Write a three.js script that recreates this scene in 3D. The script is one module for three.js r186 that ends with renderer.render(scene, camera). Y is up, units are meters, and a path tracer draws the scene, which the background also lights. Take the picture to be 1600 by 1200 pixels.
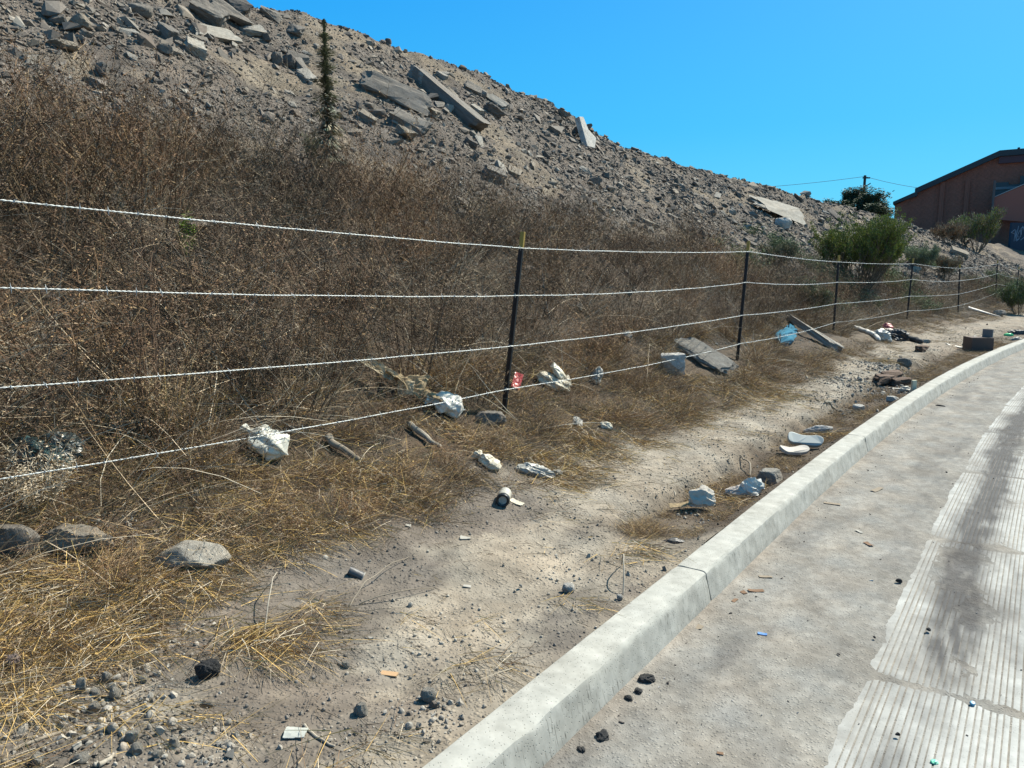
import * as THREE from 'three';
import { mergeGeometries, mergeVertices, toCreasedNormals } from 'three/addons/utils/BufferGeometryUtils.js';
import { ConvexGeometry } from 'three/addons/geometries/ConvexGeometry.js';
import { ImprovedNoise } from 'three/addons/math/ImprovedNoise.js';

// ───────────────────────── camera, sky, sun, exposure
const scene = new THREE.Scene();
const FPX = 1180, EYE = 1.6, PITCH = Math.atan(173 / FPX);         // focal length in pixels of a 1600 x 1200 frame
const camera = new THREE.PerspectiveCamera(2 * Math.atan(600 / FPX) * 180 / Math.PI, 4 / 3, 0.05, 1500);
camera.position.set(0, EYE, 0);
camera.rotation.set(-PITCH, 0, 0);
camera.updateMatrixWorld();

const EXPOSURE = 2.2;
const SUN = new THREE.Vector3(0.85 * 0.64, 0.768, -0.53 * 0.64).normalize();
const sun = new THREE.DirectionalLight(new THREE.Color().setRGB(1.0, 0.935, 0.815), 4.4);
sun.position.copy(SUN).multiplyScalar(60); sun.castShadow = true;
sun.shadow.camera.left = -40; sun.shadow.camera.right = 40; sun.shadow.camera.top = 40; sun.shadow.camera.bottom = -40; sun.shadow.camera.far = 200;
sun.shadow.mapSize.set(4096, 4096);
scene.add(sun, sun.target);
{
  const W = 512, Hh = 256, d = new Float32Array(W * Hh * 4);
  const stops = [[0, 0.20, 0.68, 0.97], [5, 0.09, 0.60, 0.98], [10, 0.03, 0.48, 0.96], [19, 0.0, 0.345, 0.93], [34, 0.012, 0.22, 0.60], [90, 0.03, 0.12, 0.30]];
  for (let j = 0; j < Hh; j++) {
    const el = ((j + 0.5) / Hh - 0.5) * 180;
    let c;
    if (el <= 0) c = [0.22, 0.20, 0.17];
    else { let k = 0; while (k < stops.length - 2 && el > stops[k + 1][0]) k++; const a = stops[k], b = stops[k + 1], t = Math.min(1, (el - a[0]) / (b[0] - a[0])); c = [1, 2, 3].map(i => a[i] + (b[i] - a[i]) * t); }
    for (let i = 0; i < W; i++) { const o = (j * W + i) * 4, az = ((i + 0.5) / W - 0.5) * 2 * Math.PI, e = el * Math.PI / 180, ang = Math.acos(Math.min(1, Math.cos(e) * Math.cos(az) * SUN.x + Math.sin(e) * SUN.y + Math.cos(e) * Math.sin(az) * SUN.z)) * 180 / Math.PI, glow = el > 0 ? Math.exp(-ang / 20) : 0; d[o] = (c[0] + 0.72 * glow) / EXPOSURE; d[o + 1] = (c[1] + 1.25 * glow) / EXPOSURE; d[o + 2] = (c[2] + 0.9 * glow) / EXPOSURE; d[o + 3] = 1; }
  }
  const sky = new THREE.DataTexture(d, W, Hh, THREE.RGBAFormat, THREE.FloatType);
  sky.mapping = THREE.EquirectangularReflectionMapping; sky.magFilter = THREE.LinearFilter; sky.needsUpdate = true;
  scene.background = sky; scene.environment = sky;
}
const renderer = new THREE.WebGLRenderer({ antialias: true });
renderer.toneMapping = THREE.LinearToneMapping;
renderer.toneMappingExposure = EXPOSURE;
renderer.shadowMap.enabled = true;

// ───────────────────────── helpers
function rng(s) { let a = s >>> 0; return () => { a = (a + 0x6D2B79F5) | 0; let t = Math.imul(a ^ (a >>> 15), 1 | a); t = (t + Math.imul(t ^ (t >>> 7), 61 | t)) ^ t; return ((t ^ (t >>> 14)) >>> 0) / 4294967296; }; }
const PN = new ImprovedNoise();
const nz = (x, y = 0, z = 0) => PN.noise(x + 31.7, y + 17.3, z + 5.1);
const fbm = (x, y, z = 0, o = 4) => { let s = 0, a = 1, f = 1; for (let i = 0; i < o; i++) { s += a * nz(x * f, y * f, z * f + i * 7.3); a *= 0.5; f *= 2.03; } return s; };
const lerp = (a, b, t) => a + (b - a) * t, clamp = (x, a = 0, b = 1) => Math.min(b, Math.max(a, x));
const sst = (a, b, x) => { const t = clamp((x - a) / (b - a)); return t * t * (3 - 2 * t); };
const table = (pts, x) => { if (x <= pts[0][0]) return pts[0][1]; for (let i = 1; i < pts.length; i++) if (x < pts[i][0]) { const a = pts[i - 1], b = pts[i]; return lerp(a[1], b[1], (x - a[0]) / (b[0] - a[0])); } return pts[pts.length - 1][1]; };
const V = (x, y, z) => new THREE.Vector3(x, y, z);
const C = (r, g, b) => new THREE.Color().setRGB(r, g, b);
const std = (o) => new THREE.MeshStandardMaterial({ roughness: 0.92, metalness: 0, side: THREE.DoubleSide, ...o });

const used = {};
const numbered = (n) => { used[n] = (used[n] ?? -1) + 1; return used[n] ? n + '_' + String(used[n]).padStart(3, '0') : n; };
function fin(o) { o.traverse(m => { if (m.isMesh) { m.castShadow = true; m.receiveShadow = true; } }); return o; }
function part(name, geo, mat, parent) { const m = new THREE.Mesh(geo, mat); m.name = name; m.castShadow = m.receiveShadow = true; parent.add(m); return m; }
function tag(o, label, category, group, kind) { o.userData = { label, category }; if (group) o.userData.group = group; if (kind) o.userData.kind = kind; return o; }
function one(name, geo, mat, label, category, group) { const m = new THREE.Mesh(geo, mat); m.name = numbered(name); scene.add(m); fin(m); return tag(m, label, category, group); }
function thing(name, label, category, group) { const g = new THREE.Group(); g.name = numbered(name); scene.add(g); return tag(g, label, category, group); }
function struct(name, geo, mat, label) { const m = new THREE.Mesh(geo, mat); m.name = numbered(name); scene.add(m); fin(m); m.userData = { kind: 'structure', label }; return m; }

// a noise texture that tiles; fn(u, v, noise) gives linear or srgb bytes
function tile(size, fn, srgb = true) {
  const d = new Uint8Array(size * size * 4);
  for (let j = 0; j < size; j++) for (let i = 0; i < size; i++) { const c = fn(i / size, j / size); const o = (j * size + i) * 4; d[o] = clamp(c[0], 0, 255); d[o + 1] = clamp(c[1], 0, 255); d[o + 2] = clamp(c[2], 0, 255); d[o + 3] = 255; }
  const t = new THREE.DataTexture(d, size, size, THREE.RGBAFormat); t.magFilter = THREE.LinearFilter; t.minFilter = THREE.LinearMipmapLinearFilter; t.wrapS = t.wrapT = THREE.RepeatWrapping; t.colorSpace = srgb ? THREE.SRGBColorSpace : THREE.NoColorSpace; t.needsUpdate = true; return t;
}
// periodic value noise
function pnoise(period, seed) {
  const r = rng(seed), g = new Float32Array(period * period); for (let i = 0; i < g.length; i++) g[i] = r();
  return (u, v) => { const x = u * period, y = v * period, i = Math.floor(x), j = Math.floor(y), fx = x - i, fy = y - j, sx = fx * fx * (3 - 2 * fx), sy = fy * fy * (3 - 2 * fy), at = (a, b) => g[((b % period + period) % period) * period + ((a % period + period) % period)]; return lerp(lerp(at(i, j), at(i + 1, j), sx), lerp(at(i, j + 1), at(i + 1, j + 1), sx), sy); };
}
function pfbm(base, oct, seed) { const ns = []; for (let i = 0; i < oct; i++) ns.push(pnoise(base << i, seed + i * 13)); return (u, v) => { let s = 0, a = 0.5, w = 0; for (const n of ns) { s += a * n(u, v); w += a; a *= 0.6; } return s / w; }; }
// periodic cells: distance to the nearest and second point, and a random value for the cell
function pcell(period, seed) {
  const r = rng(seed), px = new Float32Array(period * period), py = new Float32Array(period * period), pv = new Float32Array(period * period);
  for (let i = 0; i < px.length; i++) { px[i] = r(); py[i] = r(); pv[i] = r(); }
  return (u, v) => { const x = u * period, y = v * period, i = Math.floor(x), j = Math.floor(y); let d1 = 9, d2 = 9, val = 0; for (let b = -1; b < 2; b++) for (let a = -1; a < 2; a++) { const k = (((j + b) % period + period) % period) * period + (((i + a) % period + period) % period), dx = i + a + px[k] - x, dy = j + b + py[k] - y, d = Math.sqrt(dx * dx + dy * dy); if (d < d1) { d2 = d1; d1 = d; val = pv[k]; } else if (d < d2) d2 = d; } return [d1, d2, val]; };
}

// ───────────────────────── the plan of the place: u runs along the foot of the kerb, q to the left of it
const head = (u) => (35 + 0.5 * clamp(u - 1, 0, 17)) * Math.PI / 180;
const U0 = -14, U1 = 150, DU = 0.05, NP = Math.round((U1 - U0) / DU) + 1, KX = new Float32Array(NP), KZ = new Float32Array(NP);
{
  const z0 = Math.round((0 - U0) / DU); KX[z0] = 0.98; KZ[z0] = 3.49;
  for (let i = z0 + 1; i < NP; i++) { const a = head(U0 + i * DU); KX[i] = KX[i - 1] + DU * Math.sin(a); KZ[i] = KZ[i - 1] + DU * Math.cos(a); }
  for (let i = z0 - 1; i >= 0; i--) { const a = head(U0 + i * DU); KX[i] = KX[i + 1] - DU * Math.sin(a); KZ[i] = KZ[i + 1] - DU * Math.cos(a); }
}
function plan(u, q) { const f = clamp((u - U0) / DU, 0, NP - 1.001), i = Math.floor(f), t = f - i, a = head(u); return [lerp(KX[i], KX[i + 1], t) - q * Math.cos(a), lerp(KZ[i], KZ[i + 1], t) + q * Math.sin(a)]; }   // x, depth
function unplan(x, d) {
  let b = 1e9, k = 0; for (let i = 0; i < NP; i += 20) { const e = (KX[i] - x) ** 2 + (KZ[i] - d) ** 2; if (e < b) { b = e; k = i; } }
  const lo = Math.max(0, k - 20), hi = Math.min(NP - 1, k + 20); b = 1e9; for (let i = lo; i <= hi; i++) { const e = (KX[i] - x) ** 2 + (KZ[i] - d) ** 2; if (e < b) { b = e; k = i; } }
  const u = U0 + k * DU, a = head(u), dx = x - KX[k], dz = d - KZ[k]; return [u + dx * Math.sin(a) + dz * Math.cos(a), -dx * Math.cos(a) + dz * Math.sin(a)];
}
const fenceQ = (u) => table([[-8, 2.3], [1.4, 2.3], [6, 2.15], [11, 2.75], [17, 3.3], [40, 3.6]], u);
const RIDGE = [[-14, 6.3], [1.5, 6.2], [4, 6.05], [5, 6.15], [6, 6.4], [7.4, 6.26], [9, 6.3], [10.7, 6.08], [12.9, 5.98], [14, 5.7], [15.8, 5.33], [19.4, 5.09], [24, 4.96], [28.5, 4.78], [37.7, 4.55], [44, 4.25], [53, 3.85], [60, 3.8], [150, 3.8]];
const QR = 10.5;
function smoothLand(u, q) {
  const F = fenceQ(u), s = F / 2.3, p = q > 0.2 ? 0.2 + (q - 0.2) / s : q;
  const lip = p + 0.055 * nz(u * 3.1, 4) + 0.035 * nz(u * 9.7, 8), ditch = sst(0.2, 1.2, u) * (1 - 0.35 * sst(9, 13, u));
  if (q <= F) {
    const flat = table([[0, 0.1], [0.2, 0.125], [0.6, 0.145], [1.2, 0.20], [1.5, 0.26], [1.8, 0.35], [2.3, 0.5]], p);
    const cut = table([[0, 0.1], [0.2, 0.115], [0.4, 0.06], [0.70, 0.07], [0.765, 0.165], [1.0, 0.195], [1.4, 0.225], [1.6, 0.29], [1.8, 0.36], [2.3, 0.5]], p < 1.1 && p > 0.4 ? lip : p);
    return lerp(flat, cut, ditch);
  }
  const H = table(RIDGE, u), t = (q - F) / (QR - F);
  if (t <= 1) return 0.5 + (H - 0.5) * (0.86 * t + 0.14 * t * t);
  return Math.max(Math.min(H, 3.5), H - 0.12 * (q - QR));
}
function land(u, q) {
  if (q < 0) return 0;
  const far = sst(20, 40, u), hill = sst(2.2, 3.6, q);
  let h = smoothLand(u, q);
  h += hill * (0.16 * fbm(u * 0.45, q * 0.45, 3, 3) + 0.07 * fbm(u * 1.7, q * 1.7, 9, 3)) * (1 + 0.5 * far);
  h += hill * sst(3, 9, q) * 0.10 * Math.abs(nz(u * 0.9 + q * 0.8, q * 0.35 - u * 0.3, 2));
  const near = sst(0.2, 0.4, q) * (1 - hill);
  h += near * (0.03 * fbm(u * 1.3, q * 1.3, 1, 4) + 0.012 * fbm(u * 6, q * 6, 4, 3));
  h += 0.042 * sst(-0.1, 0.5, fbm(u * 1.9, 3, 61, 3)) * (1 - sst(0.2, 0.34, q)) * sst(0.12, 0.19, q);
  // ruffled, eroded lip of the path
  h += near * 0.02 * nz(u * 4, q * 9, 8) * sst(0.5, 0.75, q) * (1 - sst(0.95, 1.1, q));
  return h;
}
const landAt = (x, d) => { const [u, q] = unplan(x, d); return land(u, q); };
function at(u, q, dy = 0) { const [x, d] = plan(u, q); return V(x, land(u, q) + dy, -d); }
function normalAt(x, d, e = 0.12) { return V(landAt(x - e, d) - landAt(x + e, d), 2 * e, -(landAt(x, d - e) - landAt(x, d + e))).normalize(); }
// where the line of sight through a point of the photograph meets the ground
const CP = Math.cos(PITCH), SP = Math.sin(PITCH);
function sight(px, py) { const x = (px - 800) / FPX, y = -(py - 600) / FPX; return [x, y * CP - SP, CP + y * SP]; }
function spot(px, py) {
  const r = sight(px, py); let t = 1, prev = 1;
  const below = (k) => EYE + r[1] * k < landAt(r[0] * k, r[2] * k);
  while (t < 140) { if (below(t)) { let a = prev, b = t; for (let i = 0; i < 14; i++) { const m = (a + b) / 2; if (below(m)) b = m; else a = m; } t = b; break; } prev = t; t *= 1.012; }
  const x = r[0] * t, d = r[2] * t; const [u, q] = unplan(x, d);
  return { x, d, y: landAt(x, d), u, q, m: t / FPX * 1, p: V(x, landAt(x, d), -d) };                // m: metres for one pixel there
}
const seen = (px, py, depth) => { const r = sight(px, py), t = depth / r[2]; return V(r[0] * t, EYE + r[1] * t, -depth); };

// ───────────────────────── surface textures (grain only)
const grainA = pfbm(8, 6, 11), grainB = pfbm(24, 5, 47), grainC = pfbm(4, 4, 83), cells1 = pcell(60, 5), cells2 = pcell(120, 6), cells3 = pcell(26, 7);
const soilMap = tile(1024, (u, v) => { const [a, b, k] = cells1(u, v), [c, e, k2] = cells2(u, v), peb = k > 0.72 ? clamp((0.34 - a) * 9) : 0, peb2 = k2 > 0.7 ? clamp((0.36 - c) * 8) : 0; let g = 214 + 70 * (grainB(u, v) - 0.5) + 60 * (grainA(u, v) - 0.5); g = lerp(g, 180 + 75 * (k * 7 % 1), peb * 0.7); g = lerp(g, 165 + 90 * (k2 * 9 % 1), peb2 * 0.6); const w = 16 * (grainC(u, v) - 0.5); return [g + w + 4, g, g - w - 4]; });
const soilBump = tile(1024, (u, v) => { const [a, , k] = cells1(u, v), [c, , k2] = cells2(u, v), [e] = cells3(u, v); let g = 90 + 90 * (grainB(u, v) - 0.5) + 60 * (grainA(u, v) - 0.5); if (k > 0.6) g += 110 * clamp((0.42 - a) * 3); if (k2 > 0.5) g += 60 * clamp((0.4 - c) * 3); g += 18 * (0.5 - e); return [g, g, g]; }, false);
const concMap = tile(1024, (u, v) => { const g = 226 + 46 * (grainA(u, v) - 0.5) + 44 * (grainB(u, v) - 0.5) - (cells2(u, v)[0] < 0.12 && cells2(u, v)[2] > 0.8 ? 60 : 0) - 38 * clamp((grainC(u, v) - 0.56) * 6) * grainB(u, v); return [g, g, g - 3]; });
const concBump = tile(1024, (u, v) => { const g = 150 + 80 * (grainB(u, v) - 0.5) + 50 * (grainA(u, v) - 0.5) - (cells2(u, v)[0] < 0.14 && cells2(u, v)[2] > 0.75 ? 90 : 0); return [g, g, g]; }, false);
const rockMap = tile(512, (u, v) => { const g = 212 + 80 * (grainA(u, v) - 0.5) + 60 * (grainB(u, v) - 0.5); const w = 14 * (grainC(u, v) - 0.5); return [g + w, g, g - w]; });

const soilM = std({ vertexColors: true, map: soilMap, bumpMap: soilBump, bumpScale: 0.012, roughness: 1 });
const hillM = std({ vertexColors: true, map: soilMap, bumpMap: soilBump, bumpScale: 0.05, roughness: 1 });

// ───────────────────────── ground, verge and rubble hillside
{
  const g = new THREE.PlaneGeometry(1200, 1200, 8, 8); g.rotateX(-Math.PI / 2); g.translate(0, -0.35, 0);
  const uv = g.attributes.uv; for (let i = 0; i < uv.count; i++) uv.setXY(i, uv.getX(i) * 500, uv.getY(i) * 500);
  struct('ground', g, std({ color: C(0.27, 0.22, 0.16), map: soilMap, roughness: 1 }), 'pale dry earth running out to the horizon');
}
const steps = (list) => { const o = [list[0][0]]; for (let k = 1; k < list.length; k++) { const [to, st] = list[k], from = list[k - 1][0], n = Math.round(Math.abs(to - from) / st); for (let i = 1; i <= n; i++) o.push(from + (to - from) * i / n); } return o; };
function sheet(us, qs, height, color, rep = 1.5) {
  const n = us.length, m = qs.length, pos = new Float32Array(n * m * 3), uv = new Float32Array(n * m * 2), col = color && new Float32Array(n * m * 3), idx = [];
  for (let i = 0; i < n; i++) { let arc = 0, last = null; for (let j = 0; j < m; j++) { const [x, d] = plan(us[i], qs[j]), y = height(us[i], qs[j]), k = i * m + j; pos[k * 3] = x; pos[k * 3 + 1] = y; pos[k * 3 + 2] = -d; if (last) arc += Math.hypot(qs[j] - last[0], (y - last[1]) * 0.8); last = [qs[j], y]; uv[k * 2] = us[i] / rep; uv[k * 2 + 1] = (qs[0] + arc) / rep; if (color) { const c = color(us[i], qs[j], y); col.set(c, k * 3); } if (i < n - 1 && j < m - 1) idx.push(k, k + m, k + 1, k + 1, k + m, k + m + 1); } }
  const g = new THREE.BufferGeometry(); g.setAttribute('position', new THREE.BufferAttribute(pos, 3)); g.setAttribute('uv', new THREE.BufferAttribute(uv, 2)); if (color) g.setAttribute('color', new THREE.BufferAttribute(col, 3)); g.setIndex(n * m > 65535 ? new THREE.BufferAttribute(new Uint32Array(idx), 1) : idx); g.computeVertexNormals();
  // make the faces look up
  if (g.attributes.normal.getY(0) < 0) { const ix = g.index.array; for (let i = 0; i < ix.length; i += 3) { const t = ix[i + 1]; ix[i + 1] = ix[i + 2]; ix[i + 2] = t; } g.computeVertexNormals(); }
  return g;
}
const mix3 = (a, b, t) => [lerp(a[0], b[0], t), lerp(a[1], b[1], t), lerp(a[2], b[2], t)];
const PATHC = [0.44, 0.395, 0.32], DARKC = [0.245, 0.215, 0.18], LITTER = [0.12, 0.088, 0.056], RUB1 = [0.24, 0.205, 0.17], RUB2 = [0.34, 0.285, 0.21], RUB3 = [0.17, 0.147, 0.125];
const grassTop = (u) => table([[-8, 5.9], [-2, 6.1], [2, 6.0], [5, 5.6], [8, 5.2], [11, 5.0], [14, 4.9], [18, 4.7], [24, 4.4], [32, 4.6], [45, 4.6]], u);
function vergeColor(u, q) {
  const F = fenceQ(u), s = F / 2.3, p = 0.2 + (q - 0.2) / s, w = 0.18 * fbm(u * 1.1, q * 1.6, 6, 4);
  const path = sst(0.62, 0.86, p + w * 0.6) * (1 - sst(1.3, 1.6, p + w));
  let c = mix3(LITTER, PATHC, path);
  const near = 1 - sst(-0.2, 1.2, u + w * 3);
  const soil = mix3(PATHC, DARKC, sst(-0.15, 0.3, fbm(u * 0.9 + 3, q * 1.4, 12, 4) + 0.45 * sst(0.95, 1.4, p) + 0.25 * fbm(u * 9, q * 9, 33, 3)));
  c = mix3(c, soil, near * (1 - sst(1.75, 2.1, p)));
  c = mix3(c, [0.42, 0.36, 0.28], 0.5 * sst(9, 14, u) * (1 - sst(2.0, 2.4, p)));
  const f = 0.88 + 0.3 * fbm(u * 3, q * 3, 21, 3); return c.map(v => v * f);
}
function hillColor(u, q) {
  const a = fbm(u * 0.5, q * 0.6, 31, 4), b = fbm(u * 1.4 + q, q * 1.2, 37, 3);
  let c = mix3(RUB1, RUB2, sst(0.05, 0.4, a)); c = mix3(c, RUB3, sst(0.0, 0.5, b));
  const top = grassTop(u) + 0.5 * fbm(u * 0.9, 2, 3, 3); c = mix3(LITTER, c, sst(top - 0.7, top + 0.4, q));
  const f = 0.9 + 0.35 * fbm(u * 3.1, q * 3.1, 41, 3); return c.map(v => v * f);
}
const US = steps([[-8], [8, 0.05], [30, 0.12], [60, 0.35], [140, 1.2]]);
struct('dirt_verge', sheet(US, steps([[0.19], [2.4, 0.035]]).map(q => q), (u, q) => land(u, q), vergeColor), soilM, 'trodden pale dirt strip between the kerb and the fence');
struct('rubble_hillside', sheet(US, steps([[2.4], [11, 0.08], [16, 0.4], [70, 3]]), (u, q) => land(u, q), hillColor), hillM, 'steep hillside of dumped rubble and earth behind the fence');

// ───────────────────────── kerb
const dash = pnoise(256, 301), dashes = (u, v) => { const n = dash(u, v * 0.11 + 0.3) * 0.6 + 0.4 * dash(u * 2, v * 0.2); return n > 0.7 ? (n - 0.7) * 4 : 0; };
const kerbMap = tile(1024, (u, v) => { const c = cells2(u, v), mott = grainB(u, v), blot = clamp((grainA(u, v) - 0.5) * 3); let g = 222 + 64 * (mott - 0.5) + 26 * (grainA(u, v) - 0.5) - 14 * clamp((grainC(u, v) - 0.5) * 6) - (c[0] < 0.14 && c[2] > 0.7 ? 60 : 0); const face = sst(0.08, 0.10, v) * (1 - sst(0.17, 0.2, v)); g -= face * (12 + 110 * dashes(u, v) * clamp((grainC(u, v * 0.2) - 0.4) * 6) + 14 * blot); const w = 5 * (grainC(u, v) - 0.5); return [g + w, g + 1, g - 4 - w]; });
const kerbM = std({ color: C(0.575, 0.56, 0.525), map: kerbMap, bumpMap: concBump, bumpScale: 0.004, roughness: 0.95 });
{
  const kerb = new THREE.Group(); kerb.name = 'kerb'; kerb.userData = { kind: 'structure', label: 'pale cast concrete kerb curving along the road edge' }; scene.add(kerb);
  const prof = [[0.0, -0.12], [0.0, 0.0], [0.012, 0.045], [0.024, 0.09], [0.034, 0.130], [0.040, 0.151], [0.050, 0.1605], [0.07, 0.1625], [0.12, 0.163], [0.165, 0.163], [0.186, 0.16], [0.198, 0.148], [0.203, 0.12], [0.205, -0.12]];
  const arc = [0]; for (let i = 1; i < prof.length; i++) arc.push(arc[i - 1] + Math.hypot(prof[i][0] - prof[i - 1][0], prof[i][1] - prof[i - 1][1]));
  const joints = [-12, -8, -4, 0, 3.8, 7.9, 11.8, 15.7, 19.7, 23.6, 27.6, 31.6, 35.6, 39.6, 43.6, 51.6, 59.6, 75.6];
  for (let k = 0; k < joints.length - 1; k++) {
    const a = joints[k] + 0.0055, b = joints[k + 1] - 0.0055, n = Math.max(8, Math.round((b - a) / (a < 16 ? 0.06 : 0.4))), m = prof.length, pos = [], uv = [], idx = [];
    for (let i = 0; i <= n; i++) {
      const u = lerp(a, b, i / n), endr = 0.004 * Math.exp(-Math.min(u - a, b - u) / 0.01);
      for (let j = 0; j < m; j++) { const [qq, y] = prof[j], w = 0.004 * fbm(u * 2.2, j * 0.7, k * 3.1, 3) + 0.0018 * nz(u * 17, j * 1.3, k), top = j > 4 && j < 12; const chip = (j === 6 || j === 5) ? -0.010 * sst(0.28, 0.6, nz(u * 5.3, 3, k * 7)) : 0; const [x, d] = plan(u, qq + (j < 5 ? w : 0) + endr * (j < 5 ? 1 : 0)); pos.push(x, y + (top ? w * 0.8 + chip - endr : 0), -d); uv.push(u / 1.4 + k * 0.37, arc[j] / 1.4); }
    }
    for (let i = 0; i < n; i++) for (let j = 0; j < m - 1; j++) { const p = i * m + j; idx.push(p, p + m, p + 1, p + 1, p + m, p + m + 1); }
    for (const e of [0, n]) for (let j = 1; j < m - 1; j++) idx.push(e * m, e * m + j, e * m + j + 1);
    const g = new THREE.BufferGeometry(); g.setAttribute('position', new THREE.Float32BufferAttribute(pos, 3)); g.setAttribute('uv', new THREE.Float32BufferAttribute(uv, 2)); g.setIndex(idx);
    part(k ? 'kerb_stone_' + String(k).padStart(3, '0') : 'kerb_stone', toCreasedNormals(g, 0.45), kerbM, kerb);
  }
}

// ───────────────────────── road: grooved concrete slabs and the silt that has washed over their edge
const tyre = (u, q) => { // rubber left by tyres, with a grain of its own
  const e = -q, g = fbm(u * 5, e * 26, 3, 4), a = 1.7 * Math.exp(-(((e - 0.97 - 0.04 * nz(u * 0.6, 1)) / 0.10) ** 2)) * (0.2 + 0.8 * sst(-0.4, 0.7, u + 0.4 * g)), b = Math.exp(-(((e - 2.55) / 0.2) ** 2)) * 0.7, p = sst(0.1, 0.5, fbm(u * 1.1, e * 2.5, 50, 4)) * 0.4;
  return clamp((a * 0.85 + b + p) * (0.8 + 0.55 * g), 0, 0.88);
};
{
  const road = new THREE.Group(); road.name = 'road'; road.userData = { kind: 'structure', label: 'pale concrete road with fine grooves running along it' }; scene.add(road);
  const roadM = std({ vertexColors: true, map: concMap, bumpMap: concBump, bumpScale: 0.003, roughness: 0.95 });
  const qs = [0.06]; for (let e = 0.1; e < 0.74; e += 0.08) qs.push(-e);
  const r = rng(8); let e = 0.765;
  while (e < 4.2) { const w = 0.0045 + 0.002 * r(); qs.push(-e, -(e + 0.0012), -(e + w), -(e + w + 0.0012)); e += 0.0225 + 0.004 * (r() - 0.5); if (r() < 0.1) e += 0.006; }
  const g0 = qs.length; for (e = 4.4; e < 7.6; e += 0.4) qs.push(-e); qs.sort((a, b) => b - a);
  const grooved = new Set(); { for (let i = 0; i < qs.length; i++) { } }
  // mark the two inner points of each groove
  const inner = new Set(); { let list = qs.filter(q => q < -0.76 && q > -4.3); for (let i = 0; i + 3 < list.length; i += 4) { inner.add(list[i + 1]); inner.add(list[i + 2]); } }
  const js = []; for (let u = -9.6; u < 60; u += 1.95) js.push(u);
  const shift = -0.25 - js.find(u => u > -1.5 && u <= 0.6);
  for (let k = 0; k < js.length - 1; k++) {
    const a = js[k] + shift + 0.003, b = js[k + 1] + shift - 0.003, near = b > -5 && a < 14, n = near ? 26 : 5, us = []; for (let i = 0; i <= n; i++) us.push(lerp(a, b, i / n));
    const use = near ? qs : qs.filter((q, i) => q > -0.74 || q < -4.3 || i % 8 === 0);
    const g = sheet(us, use, (u, q) => { const w = inner.has(q) && near ? -0.0052 * clamp(0.75 + 0.6 * nz(u * 2.3, q * 60, 4)) : 0; return w + 0.0012 * fbm(u * 3, q * 3, 60, 2) - (u - a < 0.01 || b - u < 0.01 ? 0.004 : 0); }, (u, q) => { const t = tyre(u, q); let c = [0.57, 0.575, 0.56]; const du = fbm(u * 1.3, -q * 2.2, 71, 4), dust = clamp(0.75 * sst(-0.25, 0.35, du + 0.3 * fbm(u * 9, q * 9, 5, 3) + 0.5 * Math.exp(-(((u - 1.0) / 1.3) ** 2)) - 0.9 * sst(0.95, 1.35, -q)) + 0.25 * sst(0, 0.4, fbm(u * 3, q * 5, 19, 3))); c = mix3(c, [0.35, 0.335, 0.31], dust * 0.75); c = mix3(c, [0.06, 0.057, 0.06], t); if (inner.has(q)) c = mix3(c, [0.24, 0.22, 0.2], 0.75); return c; }, 1.1);
    const slab = part(k ? 'concrete_slab_' + String(k).padStart(3, '0') : 'concrete_slab', g, roadM, road);
  }
  // bed under the joints
  struct('road_bed', sheet(steps([[-12], [60, 0.8], [140, 3]]), [0.1, -2, -4, -7.8], () => -0.012, null, 1.1), std({ color: C(0.17, 0.15, 0.13), map: soilMap, roughness: 1 }), 'dirt filling the joints of the concrete road');
  const silt = (u, q) => {
    const e = -q, n1 = fbm(u * 1.3, e * 2.2, 71, 4), n2 = fbm(u * 4.5, e * 7, 73, 4);
    const edge = 0.757 + 0.004 * n1 + 0.009 * n2;
    let h = 0.0095 * (1 - sst(edge - 0.2, edge, e)) + 0.0012 - 0.0042 * sst(edge - 0.05, edge + 0.03, e);
    h += 0.006 * Math.exp(-e / 0.05);
    h += 0.0016 * n2 * (1 - sst(0.6, 0.75, e)) + 0.0014 * nz(u * 36, e * 36, 3) * sst(0.65, 0.8, e);
    h += 0.0034 * sst(0.0, 0.5, n1 + 0.32 * Math.exp(-(((u - 1.0) / 1.1) ** 2))) * sst(0.7, 0.85, e) * (1 - sst(1.05, 1.35, e));
    h += 0.0016 * Math.abs(nz(u * 9 + e * 5, e * 22, 2)) * (1 - sst(0.6, 0.75, e));
    return h - 0.006 * sst(1.2, 2.0, e);
  };
  const sM = std({ vertexColors: true, map: soilMap, bumpMap: soilBump, bumpScale: 0.006, roughness: 1 });
  struct('silt_strip', sheet(steps([[-5], [10, 0.03], [26, 0.1], [60, 0.5]]), steps([[0.03], [-1.3, 0.016], [-2.1, 0.08]]), silt, (u, q) => { const f = 0.9 + 0.22 * fbm(u * 2.1, q * 4, 81, 4); let c = mix3([0.385, 0.378, 0.345], [0.395, 0.37, 0.33], Math.exp(q / 0.09)); c = mix3(c, [0.325, 0.318, 0.295], 0.6 * sst(0.1, 0.6, fbm(u * 1.2, q * 3, 90, 3))); c = mix3(c, [0.075, 0.07, 0.072], 0.85 * tyre(u, q)); return c.map(v => v * f); }, 0.9), sM, 'grey brown silt spread over the road between kerb and grooves');
}

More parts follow.
